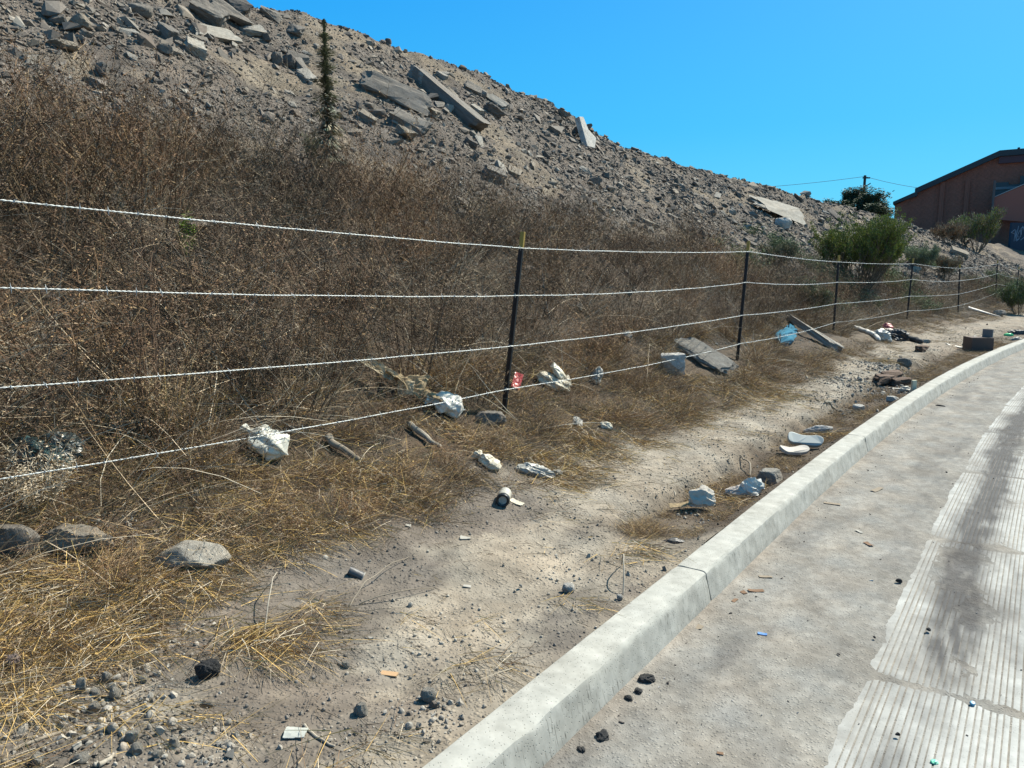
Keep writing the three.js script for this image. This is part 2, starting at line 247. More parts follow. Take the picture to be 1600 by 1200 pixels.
// ───────────────────────── stone and twig shapes
function rockGeo(seed, detail = 2, planes = 13, rough = 0.05, flat = 0) {
  const r = rng(seed), g = mergeVertices(new THREE.IcosahedronGeometry(1, detail).deleteAttribute('uv').deleteAttribute('normal')), P = [];
  for (let i = 0; i < planes; i++) { const z = 2 * r() - 1, a = r() * 6.283, s = Math.sqrt(1 - z * z); P.push([s * Math.cos(a), z, s * Math.sin(a), 0.62 + 0.34 * r()]); }
  if (flat) { P.push([0, 1, 0, 0.72], [0, -1, 0, 0.72]); }
  const p = g.attributes.position, uv = [];
  for (let i = 0; i < p.count; i++) { let x = p.getX(i), y = p.getY(i), z = p.getZ(i), R = 1; for (const [a, b, c, d] of P) { const k = a * x + b * y + c * z; if (k > 0.05) R = Math.min(R, d / k); } R *= 1 + rough * fbm(x * 2.5 + seed, y * 2.5, z * 2.5, 3); p.setXYZ(i, x * R, y * R, z * R); uv.push(x * 0.8 + y * 0.4, z * 0.8 + y * 0.4); }
  g.setAttribute('uv', new THREE.Float32BufferAttribute(uv, 2)); return g;
}
function hullGeo(seed, n = 12, boxy = 0.5) {      // a broken stone: flat faces and sharp edges, one unit across
  const r = rng(seed), pts = [];
  if (boxy) for (const x of [-1, 1]) for (const y of [-1, 1]) for (const z of [-1, 1]) { if (r() < 0.12) continue; pts.push(V(x * (1 - 0.34 * r() * r() * 2), y * (1 - 0.3 * r()), z * (1 - 0.4 * r()))); if (r() < 0.6) pts.push(V(x * (0.6 + 0.4 * r()), y * (0.8 + 0.2 * r()), z * (0.3 + 0.5 * r()))); }
  while (pts.length < n) { const z = 2 * r() - 1, a = r() * 6.283, s = Math.sqrt(1 - z * z), k = 0.75 + 0.3 * r(); pts.push(V(s * Math.cos(a) * k, z * k, s * Math.sin(a) * k)); }
  const g = new ConvexGeometry(pts); const p = g.attributes.position, nn = g.attributes.normal, uv = []; for (let i = 0; i < p.count; i++) { const ax = Math.abs(nn.getX(i)), ay = Math.abs(nn.getY(i)), az = Math.abs(nn.getZ(i)); if (ay > ax && ay > az) uv.push(p.getX(i) * 0.5, p.getZ(i) * 0.5); else if (ax > az) uv.push(p.getZ(i) * 0.5, p.getY(i) * 0.5); else uv.push(p.getX(i) * 0.5, p.getY(i) * 0.5); }
  g.setAttribute('uv', new THREE.Float32BufferAttribute(uv, 2)); return g;
}
function roughen(g, amp, freq, seed, passes = 3) { // split the faces and break them up a little
  let p = Array.from(g.attributes.position.array), uv = Array.from(g.attributes.uv.array);
  for (let k = 0; k < passes; k++) { const P = [], T = []; for (let i = 0; i < p.length / 9; i++) { const a = p.slice(i * 9, i * 9 + 3), b = p.slice(i * 9 + 3, i * 9 + 6), c = p.slice(i * 9 + 6, i * 9 + 9), ta = uv.slice(i * 6, i * 6 + 2), tb = uv.slice(i * 6 + 2, i * 6 + 4), tc = uv.slice(i * 6 + 4, i * 6 + 6), m = (x, y) => x.map((v, j) => (v + y[j]) / 2), ab = m(a, b), bc = m(b, c), ca = m(c, a), tab = m(ta, tb), tbc = m(tb, tc), tca = m(tc, ta); P.push(...a, ...ab, ...ca, ...ab, ...b, ...bc, ...ca, ...bc, ...c, ...ab, ...bc, ...ca); T.push(...ta, ...tab, ...tca, ...tab, ...tb, ...tbc, ...tca, ...tbc, ...tc, ...tab, ...tbc, ...tca); } p = P; uv = T; }
  for (let i = 0; i < p.length; i += 3) { const x = p[i] * freq + seed, y = p[i + 1] * freq, z = p[i + 2] * freq, step = Math.floor(nz(x * 0.7, y * 2.5, z * 0.7) * 5) * 0.25, k = 1 + amp * (fbm(x, y, z, 4) + 0.6 * step); p[i] = p[i] * k + amp * 0.5 * nz(y * 2, z * 2, x); p[i + 1] = p[i + 1] * k + amp * 0.3 * nz(z * 2, x * 2, y); p[i + 2] = p[i + 2] * k + amp * 0.5 * nz(x * 2, y * 2, z + 9); }
  const o = new THREE.BufferGeometry(); o.setAttribute('position', new THREE.Float32BufferAttribute(p, 3)); o.setAttribute('uv', new THREE.Float32BufferAttribute(uv, 2)); o.computeVertexNormals(); return toCreasedNormals(o, 0.3);
}
const KEEP = [];                                   // what stands clear of the weeds: left, top, right, bottom in the photograph, and its depth
const keep = (x0, y0, x1, y1, d) => KEEP.push([x0, y0, x1, y1 - 0.25 * (y1 - y0), d]);
const finish = (g, ang = 0.45) => toCreasedNormals(g, ang);
function scaled(g, x, y, z) { g = g.clone(); g.scale(x, y, z); return g; }
const M4 = new THREE.Matrix4(), QT = new THREE.Quaternion(), UPV = V(0, 1, 0);
function scatter(name, label, category, geos, mats, n, pick, seed, kind = 'stuff') {   // one object per variant of the shape
  const r = rng(seed), lists = geos.map(() => []);
  let tries = 0, got = 0; while (got < n && tries < n * 12) { tries++; const s = pick(r); if (s) { lists[Math.floor(r() * geos.length)].push(s); got++; } }
  geos.forEach((g, k) => { const L = lists[k]; if (!L.length) return; const im = new THREE.InstancedMesh(g, mats, L.length); im.name = numbered(name); L.forEach((s, i) => { im.setMatrixAt(i, s.m); im.setColorAt(i, s.c); }); im.castShadow = im.receiveShadow = true; tag(im, label, category, null, kind); scene.add(im); });
}
const EU = new THREE.Euler();
function placed(p, rx, ry, rz, sx, sy, sz, n) { QT.setFromEuler(EU.set(rx, ry, rz, 'YXZ')); if (n) QT.premultiply(new THREE.Quaternion().setFromUnitVectors(UPV, n)); return new THREE.Matrix4().compose(p, QT.clone(), V(sx, sy, sz)); }
const near3 = (c, r, v) => { const f = 1 + v * (r() - 0.5) * 2, w = 0.05 * (r() - 0.5); return C(clamp(c[0] * f * (1 + w)), clamp(c[1] * f), clamp(c[2] * f * (1 - w))); };
const stoneCols = [[0.265, 0.225, 0.185], [0.21, 0.18, 0.15], [0.31, 0.265, 0.21], [0.42, 0.375, 0.31], [0.235, 0.19, 0.15], [0.285, 0.24, 0.19]];
const stoneM = std({ map: rockMap, roughness: 0.95 });

const smallRocks = [1, 2, 3, 4, 5, 6, 7, 8].map(k => hullGeo(100 + k, 11, 0)), pebbles = [1, 2, 3, 4].map(k => finish(rockGeo(130 + k, 1, 9, 0.02), 0.6));
// loose stones all over the rubble slope
{
  const pick = (r) => {
    const u = -6 + 62 * Math.pow(r(), 1.35), q = 3.4 + 8.2 * r(), top = grassTop(u) + 0.5 * fbm(u * 0.9, 2, 3, 3);
    if (q < top - 0.5 && r() > 0.12) return null;
    const patch = fbm(u * 0.5, q * 0.6, 31, 4); if (patch > 0.18 && r() < 0.7) return null;
    const d = fbm(u * 0.8, q * 0.8, 57, 3); let s = 0.013 * Math.pow(r(), -0.42); if (s > 0.13) s = 0.04 + 0.05 * r(); if (u > 12) s *= 1.25; if (d > 0.2) s *= 1.25;
    const [x, dd] = plan(u, q), p = V(x, land(u, q) + s * 0.15, -dd);
    return { m: placed(p, 0.9 * (r() - 0.5), r() * 6, 0.9 * (r() - 0.5), s * (0.9 + 0.9 * r()), s * (0.35 + 0.6 * r()), s * (0.7 + 0.5 * r()), r() < 0.75 ? normalAt(x, dd, 0.25) : null), c: near3(stoneCols[Math.floor(r() * 6)], r, 0.3) };
  };
  scatter('rubble_stones', 'small broken stones covering the rubble slope', 'rubble', smallRocks, stoneM, 140000, pick, 901);
}
// gravel and clods on the verge; where it lies thick is set by spots seen in the photograph
const blob = (list) => { const L = list.map(([px, py, w, k = 1]) => { const s = spot(px, py); return [s.u, s.q, w * s.m, k]; }); return (u, q) => { let b = 0; for (const [a, c, w, k] of L) { const e = ((u - a) ** 2 + (q - c) ** 2) / (w * w); if (e < 6) b += k * Math.exp(-e); } return b; }; };
const gravelAt = blob([[130, 1090, 70], [230, 1150, 80], [60, 1130, 70], [180, 1080, 50], [330, 1180, 60], [650, 1130, 45], [690, 1110, 40], [560, 1160, 40, 0.6], [250, 1000, 70, 0.5], [1350, 600, 60, 0.8], [1310, 640, 40, 0.7], [1390, 575, 50, 0.8], [1570, 500, 40, 0.8], [1230, 520, 40, 0.5], [480, 850, 60, 0.3], [1100, 810, 40, 0.5], [1210, 735, 30, 0.5], [160, 830, 120, 0.4]]);
scatter('gravel', 'grey and tan gravel lying loose on the dirt verge', 'gravel', [...pebbles, ...smallRocks.slice(0, 5)], stoneM, 10500, (r) => {
  const u = -3.6 + 26 * Math.pow(r(), 1.8), q = 0.22 + 2.3 * r(), g = gravelAt(u, q); if (r() > 0.005 + 0.95 * g) return null;
  let s = 0.0026 * Math.pow(r(), -0.55) * (g > 0.3 ? 1.2 : 1); if (s > 0.022) s = 0.006 + 0.012 * r(); if (u > 5) s *= 1.5;
  const [x, d] = plan(u, q); return { m: placed(V(x, land(u, q) + s * 0.25, -d), r() * 6, r() * 6, r() * 6, s * (0.8 + 0.5 * r()), s * (0.6 + 0.4 * r()), s * (0.8 + 0.5 * r())), c: near3(r() < 0.75 ? [0.52, 0.475, 0.40] : stoneCols[Math.floor(r() * 6)], r, 0.3) };
}, 902);
scatter('soil_crumbs', 'crumbs of dry soil scattered over the dirt verge', 'soil', pebbles.slice(0, 3), std({ roughness: 1 }), 42000, (r) => {
  const u = -3.6 + 24 * Math.pow(r(), 1.7), q = 0.22 + 2.0 * r(), k = 0.45 + fbm(u * 1.6, q * 2, 66, 3) + 0.8 * Math.exp(-(((q - 0.72) / 0.12) ** 2)) * sst(0.2, 1.6, u); if (r() > k) return null;
  const s = 0.0019 * Math.pow(r(), -0.45) * (u > 5 ? 1.5 : 1); const [x, d] = plan(u, q), c = vergeColor(u, q); return { m: placed(V(x, land(u, q) + s * 0.2, -d), r() * 6, r() * 6, 0, Math.min(s, 0.0085), Math.min(s, 0.0085) * 0.8, Math.min(s, 0.0085)), c: near3(c.map(v => v * 0.92), r, 0.3) };
}, 903);
scatter('road_grit', 'dark grit and leaf crumbs on the road', 'grit', smallRocks.slice(0, 3), std({ roughness: 0.9 }), 900, (r) => {
  const u = -3.5 + 22 * Math.pow(r(), 1.6), e = r() < 0.45 ? 0.03 + 0.14 * r() : 0.05 + 1.8 * r(), s = 0.0022 * Math.pow(r(), -0.4); const [x, d] = plan(u, -e);
  return { m: placed(V(x, 0.012 * (1 - sst(0.6, 0.8, e)) + 0.002, -d), r() * 6, r() * 6, 0, Math.min(s * 1.5, 0.013), Math.min(s, 0.01) * 0.6, Math.min(s, 0.01)), c: r() < 0.7 ? near3([0.06, 0.05, 0.045], r, 0.5) : near3([0.5, 0.46, 0.42], r, 0.3) };
}, 904);

// ───────────────────────── dry vegetation
function ribbon(out, p0, dir, len, w, bend, r, col, segs = 3) {
  let p = p0.clone(), d = dir.clone().normalize(); const side = V(r() - 0.5, (r() - 0.5) * 0.4, r() - 0.5).cross(d).normalize(), pts = [p.clone()];
  const b = V((r() - 0.5) * bend, -Math.abs(r()) * bend * 0.5, (r() - 0.5) * bend);
  for (let i = 0; i < segs; i++) { d.addScaledVector(b, 1 / segs).normalize(); p = p.clone().addScaledVector(d, len / segs); pts.push(p); }
  for (let i = 0; i <= segs; i++) { const k = w * (1 - 0.75 * i / segs) * 0.5, a = pts[i]; out.pos.push(a.x - side.x * k, a.y - side.y * k, a.z - side.z * k, a.x + side.x * k, a.y + side.y * k, a.z + side.z * k); out.col.push(...col, ...col); }
  const n = out.n; for (let i = 0; i < segs; i++) { const o = n + i * 2; out.idx.push(o, o + 1, o + 2, o + 1, o + 3, o + 2); } out.n += (segs + 1) * 2; return pts;
}
function leaf(out, p, d, side, l, w, col) { const q = p.clone().addScaledVector(d, l), m = p.clone().addScaledVector(d, l * 0.45); out.pos.push(p.x, p.y, p.z, m.x + side.x * w, m.y + side.y * w, m.z + side.z * w, q.x, q.y, q.z, m.x - side.x * w, m.y - side.y * w, m.z - side.z * w); for (let i = 0; i < 4; i++) out.col.push(...col); const n = out.n; out.idx.push(n, n + 1, n + 2, n, n + 2, n + 3); out.n += 4; }
const bag = () => ({ pos: [], col: [], idx: [], n: 0 });
function baked(o) { const g = new THREE.BufferGeometry(); g.setAttribute('position', new THREE.Float32BufferAttribute(o.pos, 3)); g.setAttribute('color', new THREE.Float32BufferAttribute(o.col, 3)); g.setIndex(o.idx); g.computeVertexNormals(); return g; }
const tone = (c, r, v = 0.3) => { const f = 1 + v * (r() - 0.5) * 2; return c.map(x => clamp(x * f)); };
const rdir = (r, up) => { const a = r() * 6.283; return V(Math.cos(a), up, Math.sin(a)).normalize(); };
const vegM = std({ vertexColors: true, roughness: 0.85 });
const BROWN = [0.195, 0.122, 0.066], TAN = [0.40, 0.295, 0.165], GREY = [0.22, 0.172, 0.125], GOLD = [0.66, 0.44, 0.15], RUST = [0.18, 0.105, 0.06], PALE = [0.64, 0.54, 0.39];
// twiggy brush: forked stems with crumbs of dead leaf and seed
function brushTuft(seed, stems, h, spread) {
  const r = rng(seed), o = bag();
  for (let i = 0; i < stems; i++) {
    const p = V((r() - 0.5) * spread, -0.05, (r() - 0.5) * spread), col = tone(r() < 0.5 ? BROWN : r() < 0.5 ? RUST : r() < 0.7 ? GREY : TAN, r, 0.4), L = h * (0.5 + 0.6 * r());
    const pts = ribbon(o, p, rdir(r, 0.5 + 2.2 * r()), L, 0.0042, 0.9, r, col, 4);
    for (let k = 1; k < pts.length; k++) for (let b = 0; b < 2; b++) {
      const q = ribbon(o, pts[k], rdir(r, 0.2 + 1.2 * r()), L * (0.12 + 0.28 * r()), 0.003, 1.1, r, tone(col, r, 0.3), 2);
      for (let s = 0; s < 2; s++) { const a = q[Math.floor(r() * 3)].clone().add(V((r() - 0.5) * 0.02, (r() - 0.5) * 0.02, (r() - 0.5) * 0.02)); leaf(o, a, rdir(r, r() - 0.4), rdir(r, r()), 0.010 + 0.014 * r(), 0.0028, tone(r() < 0.6 ? BROWN : r() < 0.6 ? TAN : GREY, r, 0.4)); }
    }
  }
  return baked(o);
}
// long bleached grass, bent every way
function grassTuft(seed, stems, h, spread, palette, up = 1.2, w = 0.004) {
  const r = rng(seed), o = bag();
  for (let i = 0; i < stems; i++) { const col = tone(palette[Math.floor(r() * palette.length)], r, 0.3); const pts = ribbon(o, V((r() - 0.5) * spread, -0.03, (r() - 0.5) * spread), rdir(r, up * (0.3 + r() * 1.6)), h * (0.4 + 0.7 * r()), w * (0.6 + 0.6 * r()), 1.3, r, col, 4); if (r() < 0.12) for (let s = 0; s < 3; s++) leaf(o, pts[4].clone().lerp(pts[3], s / 5), rdir(r, 0.6), rdir(r, 0.2), 0.018, 0.0025, tone(col, r, 0.2)); }
  return baked(o);
}
// straw lying on the ground, combed roughly one way
function strawMat(seed, stems, len, spread, palette, height = 0.03) {
  const r = rng(seed), o = bag();
  for (let i = 0; i < stems; i++) { const a = (r() - 0.5) * 2.1 + (r() < 0.25 ? 1.5 : 0), p = V((r() - 0.5) * spread, r() * height, (r() - 0.5) * spread); ribbon(o, p, V(Math.cos(a), (r() - 0.35) * 0.22, Math.sin(a)), len * (0.3 + 0.9 * r()), 0.0015 + 0.0018 * r(), 0.5, r, tone(palette[Math.floor(r() * palette.length)], r, 0.35), 3); }
  return baked(o);
}
// weeds trodden or pushed aside in front of what lies open to view
function open(u, q, h) { const [x, d] = plan(u, q), y = land(u, q), zz = d * CP - (y - EYE) * SP, px = 800 + FPX * x / zz, py = 600 - FPX * ((y - EYE) * CP + d * SP) / zz, top = py - FPX * h / zz, w = FPX * 0.11 / zz; for (const [a, b, c, e, k] of KEEP) if (d < k + 0.12 && px > a - w && px < c + w && py > b && top < e) return false; return true; }
const grow = (r, u, q, s, tilt, sy = 1, c = 1, sink = 0) => { if (!open(u, q, sink ? 0.04 : 0.32 * s * sy)) return null; const [x, d] = plan(u, q), v = c * (0.8 + 0.4 * r()), w = 1 + 0.16 * (r() - 0.5); return { m: placed(V(x, land(u, q) - sink, -d), (r() - 0.5) * tilt, r() * 6.283, (r() - 0.5) * tilt, s, s * sy, s), c: C(v * w, v, v / w) }; };
const holes = (u, q) => fbm(u * 1.25, q * 1.25, 77, 3);

// ───────────────────────── barbed wire fence
{
  const fence = thing('barbed_wire_fence', 'four strand barbed wire fence on black steel posts with yellow tips', 'fence');
  const black = std({ color: C(0.022, 0.023, 0.024), roughness: 0.5, metalness: 0.2 }), yellow = std({ color: C(0.50, 0.33, 0.07), roughness: 0.7 }), galv = std({ color: C(0.58, 0.61, 0.60), roughness: 0.5, metalness: 0.45 });
  const shots = [[787, 647, 817, 363], [1152, 563, 1170, 377], [1302, 521, 1311, 399], [1417, 499, 1427, 404], [1497, 488, 1500, 413], [1555, 466, 1559, 407]];
  const posts = shots.map(([bx, by, tx, ty]) => { const b = spot(bx, by), t = seen(tx, ty, b.d); return [b.p, t]; });
  const lead = [[0, 307], [0, 438], [0, 598], [0, 735]].map(([x, y], w) => { const f = [0.085, 0.34, 0.615, 0.855][w], h1 = posts[0][1].clone().lerp(posts[0][0], f); return h1.clone().add(seen(x, y, 3.0).sub(h1).multiplyScalar(1.42)); });
  const axis0 = lead[0].clone().sub(lead[3]).normalize(), first = lead[3].clone().addScaledVector(axis0, -0.30); posts.unshift([first, lead[0].clone().addScaledVector(axis0, 0.12)]);
  const last = at(35, 3.6); posts.push([last, last.clone().add(V(0.02, 1.4, 0))]);
  const shape = new THREE.Shape(); [[-0.019, 0.006], [-0.019, 0.0], [-0.003, 0.0], [-0.003, -0.026], [0.003, -0.026], [0.003, 0.0], [0.019, 0.0], [0.019, 0.006]].forEach(([x, y], i) => i ? shape.lineTo(x, y) : shape.moveTo(x, y));
  const bar = (len) => { const g = new THREE.ExtrudeGeometry(shape, { depth: len, bevelEnabled: true, bevelSize: 0.0012, bevelThickness: 0.0012, bevelSegments: 1, steps: 1 }); g.rotateX(-Math.PI / 2); return g; };
  const hooks = [];
  posts.forEach(([b, t], i) => {
    const L = t.distanceTo(b), g = new THREE.Group(); g.name = i ? 'fence_post_' + String(i).padStart(3, '0') : 'fence_post'; fence.add(g); g.position.copy(b);
    g.quaternion.setFromUnitVectors(UPV, t.clone().sub(b).normalize()).multiply(new THREE.Quaternion().setFromAxisAngle(UPV, 2.4));
    const tip = Math.min(0.125, L * 0.09), steel = [bar(L - tip + 0.25).translate(0, -0.25, 0)];
    for (let k = 0; k < 22; k++) { const s = new THREE.BoxGeometry(0.007, 0.012, 0.006); s.translate(0, 0.1 + k * (L - 0.35) / 22, -0.031 + 0.002); s.deleteAttribute; steel.push(s); }
    part('steel_bar', mergeGeometries(steel.map(x => x.index ? x.toNonIndexed() : x)), black, g);
    part('yellow_tip', bar(tip).translate(0, L - tip + 0.003, 0), yellow, g);
    const frac = i === 0 ? [0.105, 0.36, 0.62, 0.87] : [0.085, 0.34, 0.615, 0.855];
    hooks.push(i === 0 ? lead : frac.map(f => t.clone().lerp(b, f)));
    const loop = new THREE.TorusGeometry(0.021, 0.0022, 5, 14).rotateX(Math.PI / 2 + 0.18); frac.forEach(f => part('wire_clip', loop, galv, g).position.set(0, L * (1 - f), -0.004));
  });
  // shift the wire to the road side of the posts
  const off = V(0.02, 0, 0.022);
  for (let w = 0; w < 4; w++) {
    const r = rng(40 + w), geos = [], pts = [];
    for (let s = 0; s < hooks.length - 1; s++) { const a = hooks[s][w], b = hooks[s + 1][w], n = 24; for (let k = 0; k < n; k++) { const t = k / n; const p = a.clone().lerp(b, t).add(off); p.y -= 4 * t * (1 - t) * (0.02 + 0.015 * w % 0.03) + 0.0035 * nz(s * 9 + t * 14, w * 5, 1); p.x += 0.004 * nz(s * 9 + t * 11, w * 3, 7); pts.push(p); } }
    pts.push(hooks[hooks.length - 1][w].clone().add(off));
    const curve = new THREE.CatmullRomCurve3(pts), LEN = curve.getLength(), N = 3000, cps = curve.getSpacedPoints(N);
    const strand = (from, to, ph, pitch, rad, tr, seg, radial) => {
      const n = Math.round((to - from) / pitch * seg), P = []; const up = V(0, 1, 0), T = V(), S = V(), U2 = V();
      for (let i = 0; i <= n; i++) { const l = from + (to - from) * i / n, f = clamp(l / LEN * N, 0, N - 1.001), k = Math.floor(f), p = cps[k].clone().lerp(cps[k + 1], f - k); T.copy(cps[k + 1]).sub(cps[k]).normalize(); S.crossVectors(T, up).normalize(); U2.crossVectors(S, T); const a = l / pitch * 6.283 + ph; p.addScaledVector(S, rad * Math.cos(a)).addScaledVector(U2, rad * Math.sin(a)); P.push(p); }
      const pos = [], idx = []; for (let i = 0; i <= n; i++) { T.copy(P[Math.min(i + 1, n)]).sub(P[Math.max(i - 1, 0)]).normalize(); S.crossVectors(T, up).normalize(); U2.crossVectors(S, T); for (let j = 0; j < radial; j++) { const a = j / radial * 6.283, q = P[i].clone().addScaledVector(S, tr * Math.cos(a)).addScaledVector(U2, tr * Math.sin(a)); pos.push(q.x, q.y, q.z); if (i < n) { const o = i * radial, j2 = (j + 1) % radial; idx.push(o + j, o + radial + j, o + j2, o + j2, o + radial + j, o + radial + j2); } } }
      const g = new THREE.BufferGeometry(); g.setAttribute('position', new THREE.Float32BufferAttribute(pos, 3)); g.setIndex(idx); g.computeVertexNormals(); geos.push(g);
    };
    const nearL = Math.min(14, LEN - 0.1);
    strand(0, nearL, 0, 0.05, 0.0019, 0.0017, 8, 5); strand(0, nearL, Math.PI, 0.05, 0.0019, 0.0017, 8, 5);
    strand(nearL, LEN - 0.02, 0, 0.3, 0.0012, 0.0032, 3, 5);
    for (let l = 0.05; l < 30 && l < LEN; l += 0.125) {                                             // barbs: a short wrap and two points
      const f = l / LEN * N, k = Math.min(N - 1, Math.floor(f)), p = cps[k], T = cps[k + 1].clone().sub(cps[k]).normalize(), a = r() * 6.28, S = V(0, 1, 0).cross(T).normalize(), U2 = T.clone().cross(S), d1 = S.multiplyScalar(Math.cos(a)).addScaledVector(U2, Math.sin(a)).normalize();
      for (const sgn of [-1, 1]) { const c = new THREE.CylinderGeometry(0.0005, 0.0017, 0.021, 4, 1); c.translate(0, 0.0105, 0); c.applyQuaternion(new THREE.Quaternion().setFromUnitVectors(UPV, d1.clone().multiplyScalar(sgn).addScaledVector(T, 0.25 * (r() - 0.5)).normalize())); c.translate(p.x, p.y, p.z); c.deleteAttribute('uv'); geos.push(c); }
      const t = new THREE.TorusGeometry(0.0056, 0.0019, 4, 8); t.applyQuaternion(new THREE.Quaternion().setFromUnitVectors(V(0, 0, 1), T)); t.translate(p.x, p.y, p.z); t.deleteAttribute('uv'); geos.push(t);
    }
    part(w ? 'barbed_wire_' + String(w).padStart(3, '0') : 'barbed_wire', mergeGeometries(geos.map(g => { g = g.index ? g.toNonIndexed() : g; return g; })), galv, fence);
  }
}

// ───────────────────────── slabs, boulders and stones one can tell apart
const rockTone = (r, g, b) => std({ color: C(r, g, b), map: rockMap, roughness: 0.95, bumpMap: soilBump, bumpScale: 0.006 });
const RM = { tan: rockTone(0.40, 0.34, 0.26), grey: rockTone(0.31, 0.275, 0.23), dark: rockTone(0.20, 0.175, 0.15), pale: rockTone(0.56, 0.51, 0.42), pink: rockTone(0.43, 0.33, 0.29), white: rockTone(0.74, 0.71, 0.64), brown: rockTone(0.22, 0.14, 0.095), soot: rockTone(0.045, 0.045, 0.045), conc: rockTone(0.46, 0.425, 0.36) };
let rockSeed = 500; const HS = 'rock slab';
// a rock seen across from (ax, ay) to (bx, by) in the photograph: its long axis lies on the ground between those two points
function lying(name, label, category, ax, ay, bx, by, width, thick, mat, o = {}) {
  const A = spot(ax, ay), B = spot(bx, by), mid = A.p.clone().lerp(B.p, 0.5), L = A.p.distanceTo(B.p), X = B.p.clone().sub(A.p).normalize();
  let n = normalAt(mid.x, -mid.z, 0.3); n.addScaledVector(X, -n.dot(X)).normalize(); const Z = X.clone().cross(n).normalize();
  if (o.roll) { n.applyAxisAngle(X, o.roll); Z.applyAxisAngle(X, o.roll); }
  const sd = o.seed ?? rockSeed++, g = roughen(hullGeo(sd, o.planes ?? 14, 0.5), o.amp ?? 0.13, 1.6, sd); if (category === HS) { width *= 0.8; thick *= 0.62; } g.computeBoundingBox(); const b = g.boundingBox; keep(Math.min(ax, bx), Math.min(ay, by) - 10, Math.max(ax, bx), Math.max(ay, by) + 8, A.d); g.scale(L / (b.max.x - b.min.x), thick / (b.max.y - b.min.y), width / (b.max.z - b.min.z));
  const m = one(name, g, mat, label, category, o.group); const p = mid.addScaledVector(n, (o.lift ?? 0.15) * thick);
  m.matrixAutoUpdate = true; m.position.copy(p); m.quaternion.setFromRotationMatrix(new THREE.Matrix4().makeBasis(X, n, Z)); return m;
}
function boulder(name, label, px, py, wpx, hpx, mat, o = {}) {       // (px, py): middle of its foot
  const s = spot(px, py), w = wpx * s.m, h = hpx * s.m, g = o.hull ? roughen(hullGeo(o.seed ?? rockSeed++, o.planes ?? 14, 0.5), 0.1, 1.6, px) : rockGeo(o.seed ?? rockSeed++, o.detail ?? 9, o.planes ?? 9, o.rough ?? 0.09, o.flat ?? 1); keep(px - wpx / 2, py - hpx, px + wpx / 2, py, s.d); g.computeBoundingBox(); const b = g.boundingBox; g.scale(w / (b.max.x - b.min.x), h * 1.15 / (b.max.y - b.min.y), (o.deep ?? 0.8) * w / (b.max.z - b.min.z)); g.computeBoundingBox(); g.translate(0, -g.boundingBox.min.y - h * 0.15, 0);
  const m = one(name, o.hull ? g : finish(g, 0.42), mat, label, o.category ?? 'rock', o.group); m.position.copy(s.p); m.position.z -= 0.35 * w * (o.deep ?? 0.8) * 0.6; m.position.y = landAt(m.position.x, -m.position.z) ; m.rotation.set(o.rx ?? 0, o.ry ?? 0, o.rz ?? 0); return m;
}
lying('rock_slab', 'long rounded concrete column lying down the rubble slope', HS, 643, 122, 752, 212, 0.42, 0.5, RM.grey, { lift: 0.35, seed: 617, amp: 0.06 });
lying('rock_slab', 'broad overhanging slab with a dark hollow under its lower edge', HS, 552, 130, 668, 180, 0.7, 0.42, RM.grey, { lift: 0.6, roll: 0.5, seed: 614, amp: 0.17 });
lying('rock_slab', 'short block wedged beside the foot of the overhanging slab', HS, 652, 168, 682, 188, 0.25, 0.24, RM.tan, { lift: 0.4 });
lying('rock_slab', 'sloping flat block below the overhanging slab', HS, 612, 182, 672, 210, 0.42, 0.26, RM.grey, { lift: 0.35 });
lying('rock_slab', 'squat pale block at the upper end of the concrete column', HS, 642, 118, 664, 138, 0.35, 0.42, RM.conc, { lift: 0.4, flat: 0 });
lying('rock_slab', 'thin pale slab standing out near the ridge right of the column', HS, 755, 148, 792, 172, 0.3, 0.16, RM.conc, { lift: 0.4, roll: 0.3 });
lying('rock_slab', 'dark blocky stone under the thin pale slab', HS, 752, 166, 778, 184, 0.4, 0.4, RM.dark, { lift: 0.3, flat: 0 });
lying('rock_slab', 'grey slab near the ridge above the thin pale slab', HS, 722, 134, 752, 150, 0.35, 0.22, RM.grey, { lift: 0.4, roll: 0.3 });
lying('rock_slab', 'pale wedge stone left of the dark blocky stone', HS, 736, 168, 752, 180, 0.25, 0.2, RM.pale, { lift: 0.3 });
lying('rock_slab', 'tilted slab casting shade between column and ridge', HS, 693, 142, 720, 160, 0.25, 0.2, RM.tan, { lift: 0.4, roll: 0.4 });
lying('rock_slab', 'long slab lying right under the ridge at upper left', HS, 322, 12, 392, 42, 0.4, 0.3, RM.grey, { lift: 0.5, roll: 0.3 });
lying('rock_slab', 'upper long slab whose end breaks the skyline', HS, 355, 3, 385, 24, 0.4, 0.22, RM.dark, { lift: 0.6, roll: 0.3 });
lying('rock_slab', 'big dark edged slab left of the long skyline slabs', HS, 296, 12, 352, 46, 0.4, 0.4, RM.grey, { lift: 0.4, roll: 0.35 });
lying('rock_slab', 'thin slab ledge in the middle of the upper left slope', HS, 298, 50, 372, 64, 0.3, 0.16, RM.conc, { lift: 0.5, roll: 0.3 });
lying('rock_slab', 'pale flat block with a sunlit top on the upper left slope', HS, 284, 74, 318, 88, 0.4, 0.25, RM.pale, { lift: 0.4 });
lying('rock_slab', 'small wedge above the sunlit flat block', HS, 252, 48, 270, 64, 0.25, 0.25, RM.grey, { lift: 0.3, flat: 0 });
lying('rock_slab', 'low pile slab at the end of the thin ledge', HS, 376, 48, 412, 54, 0.3, 0.2, RM.conc, { lift: 0.4 });
lying('rock_slab', 'pair end slab left of the tall green weed under the ridge', HS, 446, 44, 474, 58, 0.3, 0.25, RM.grey, { lift: 0.4 });
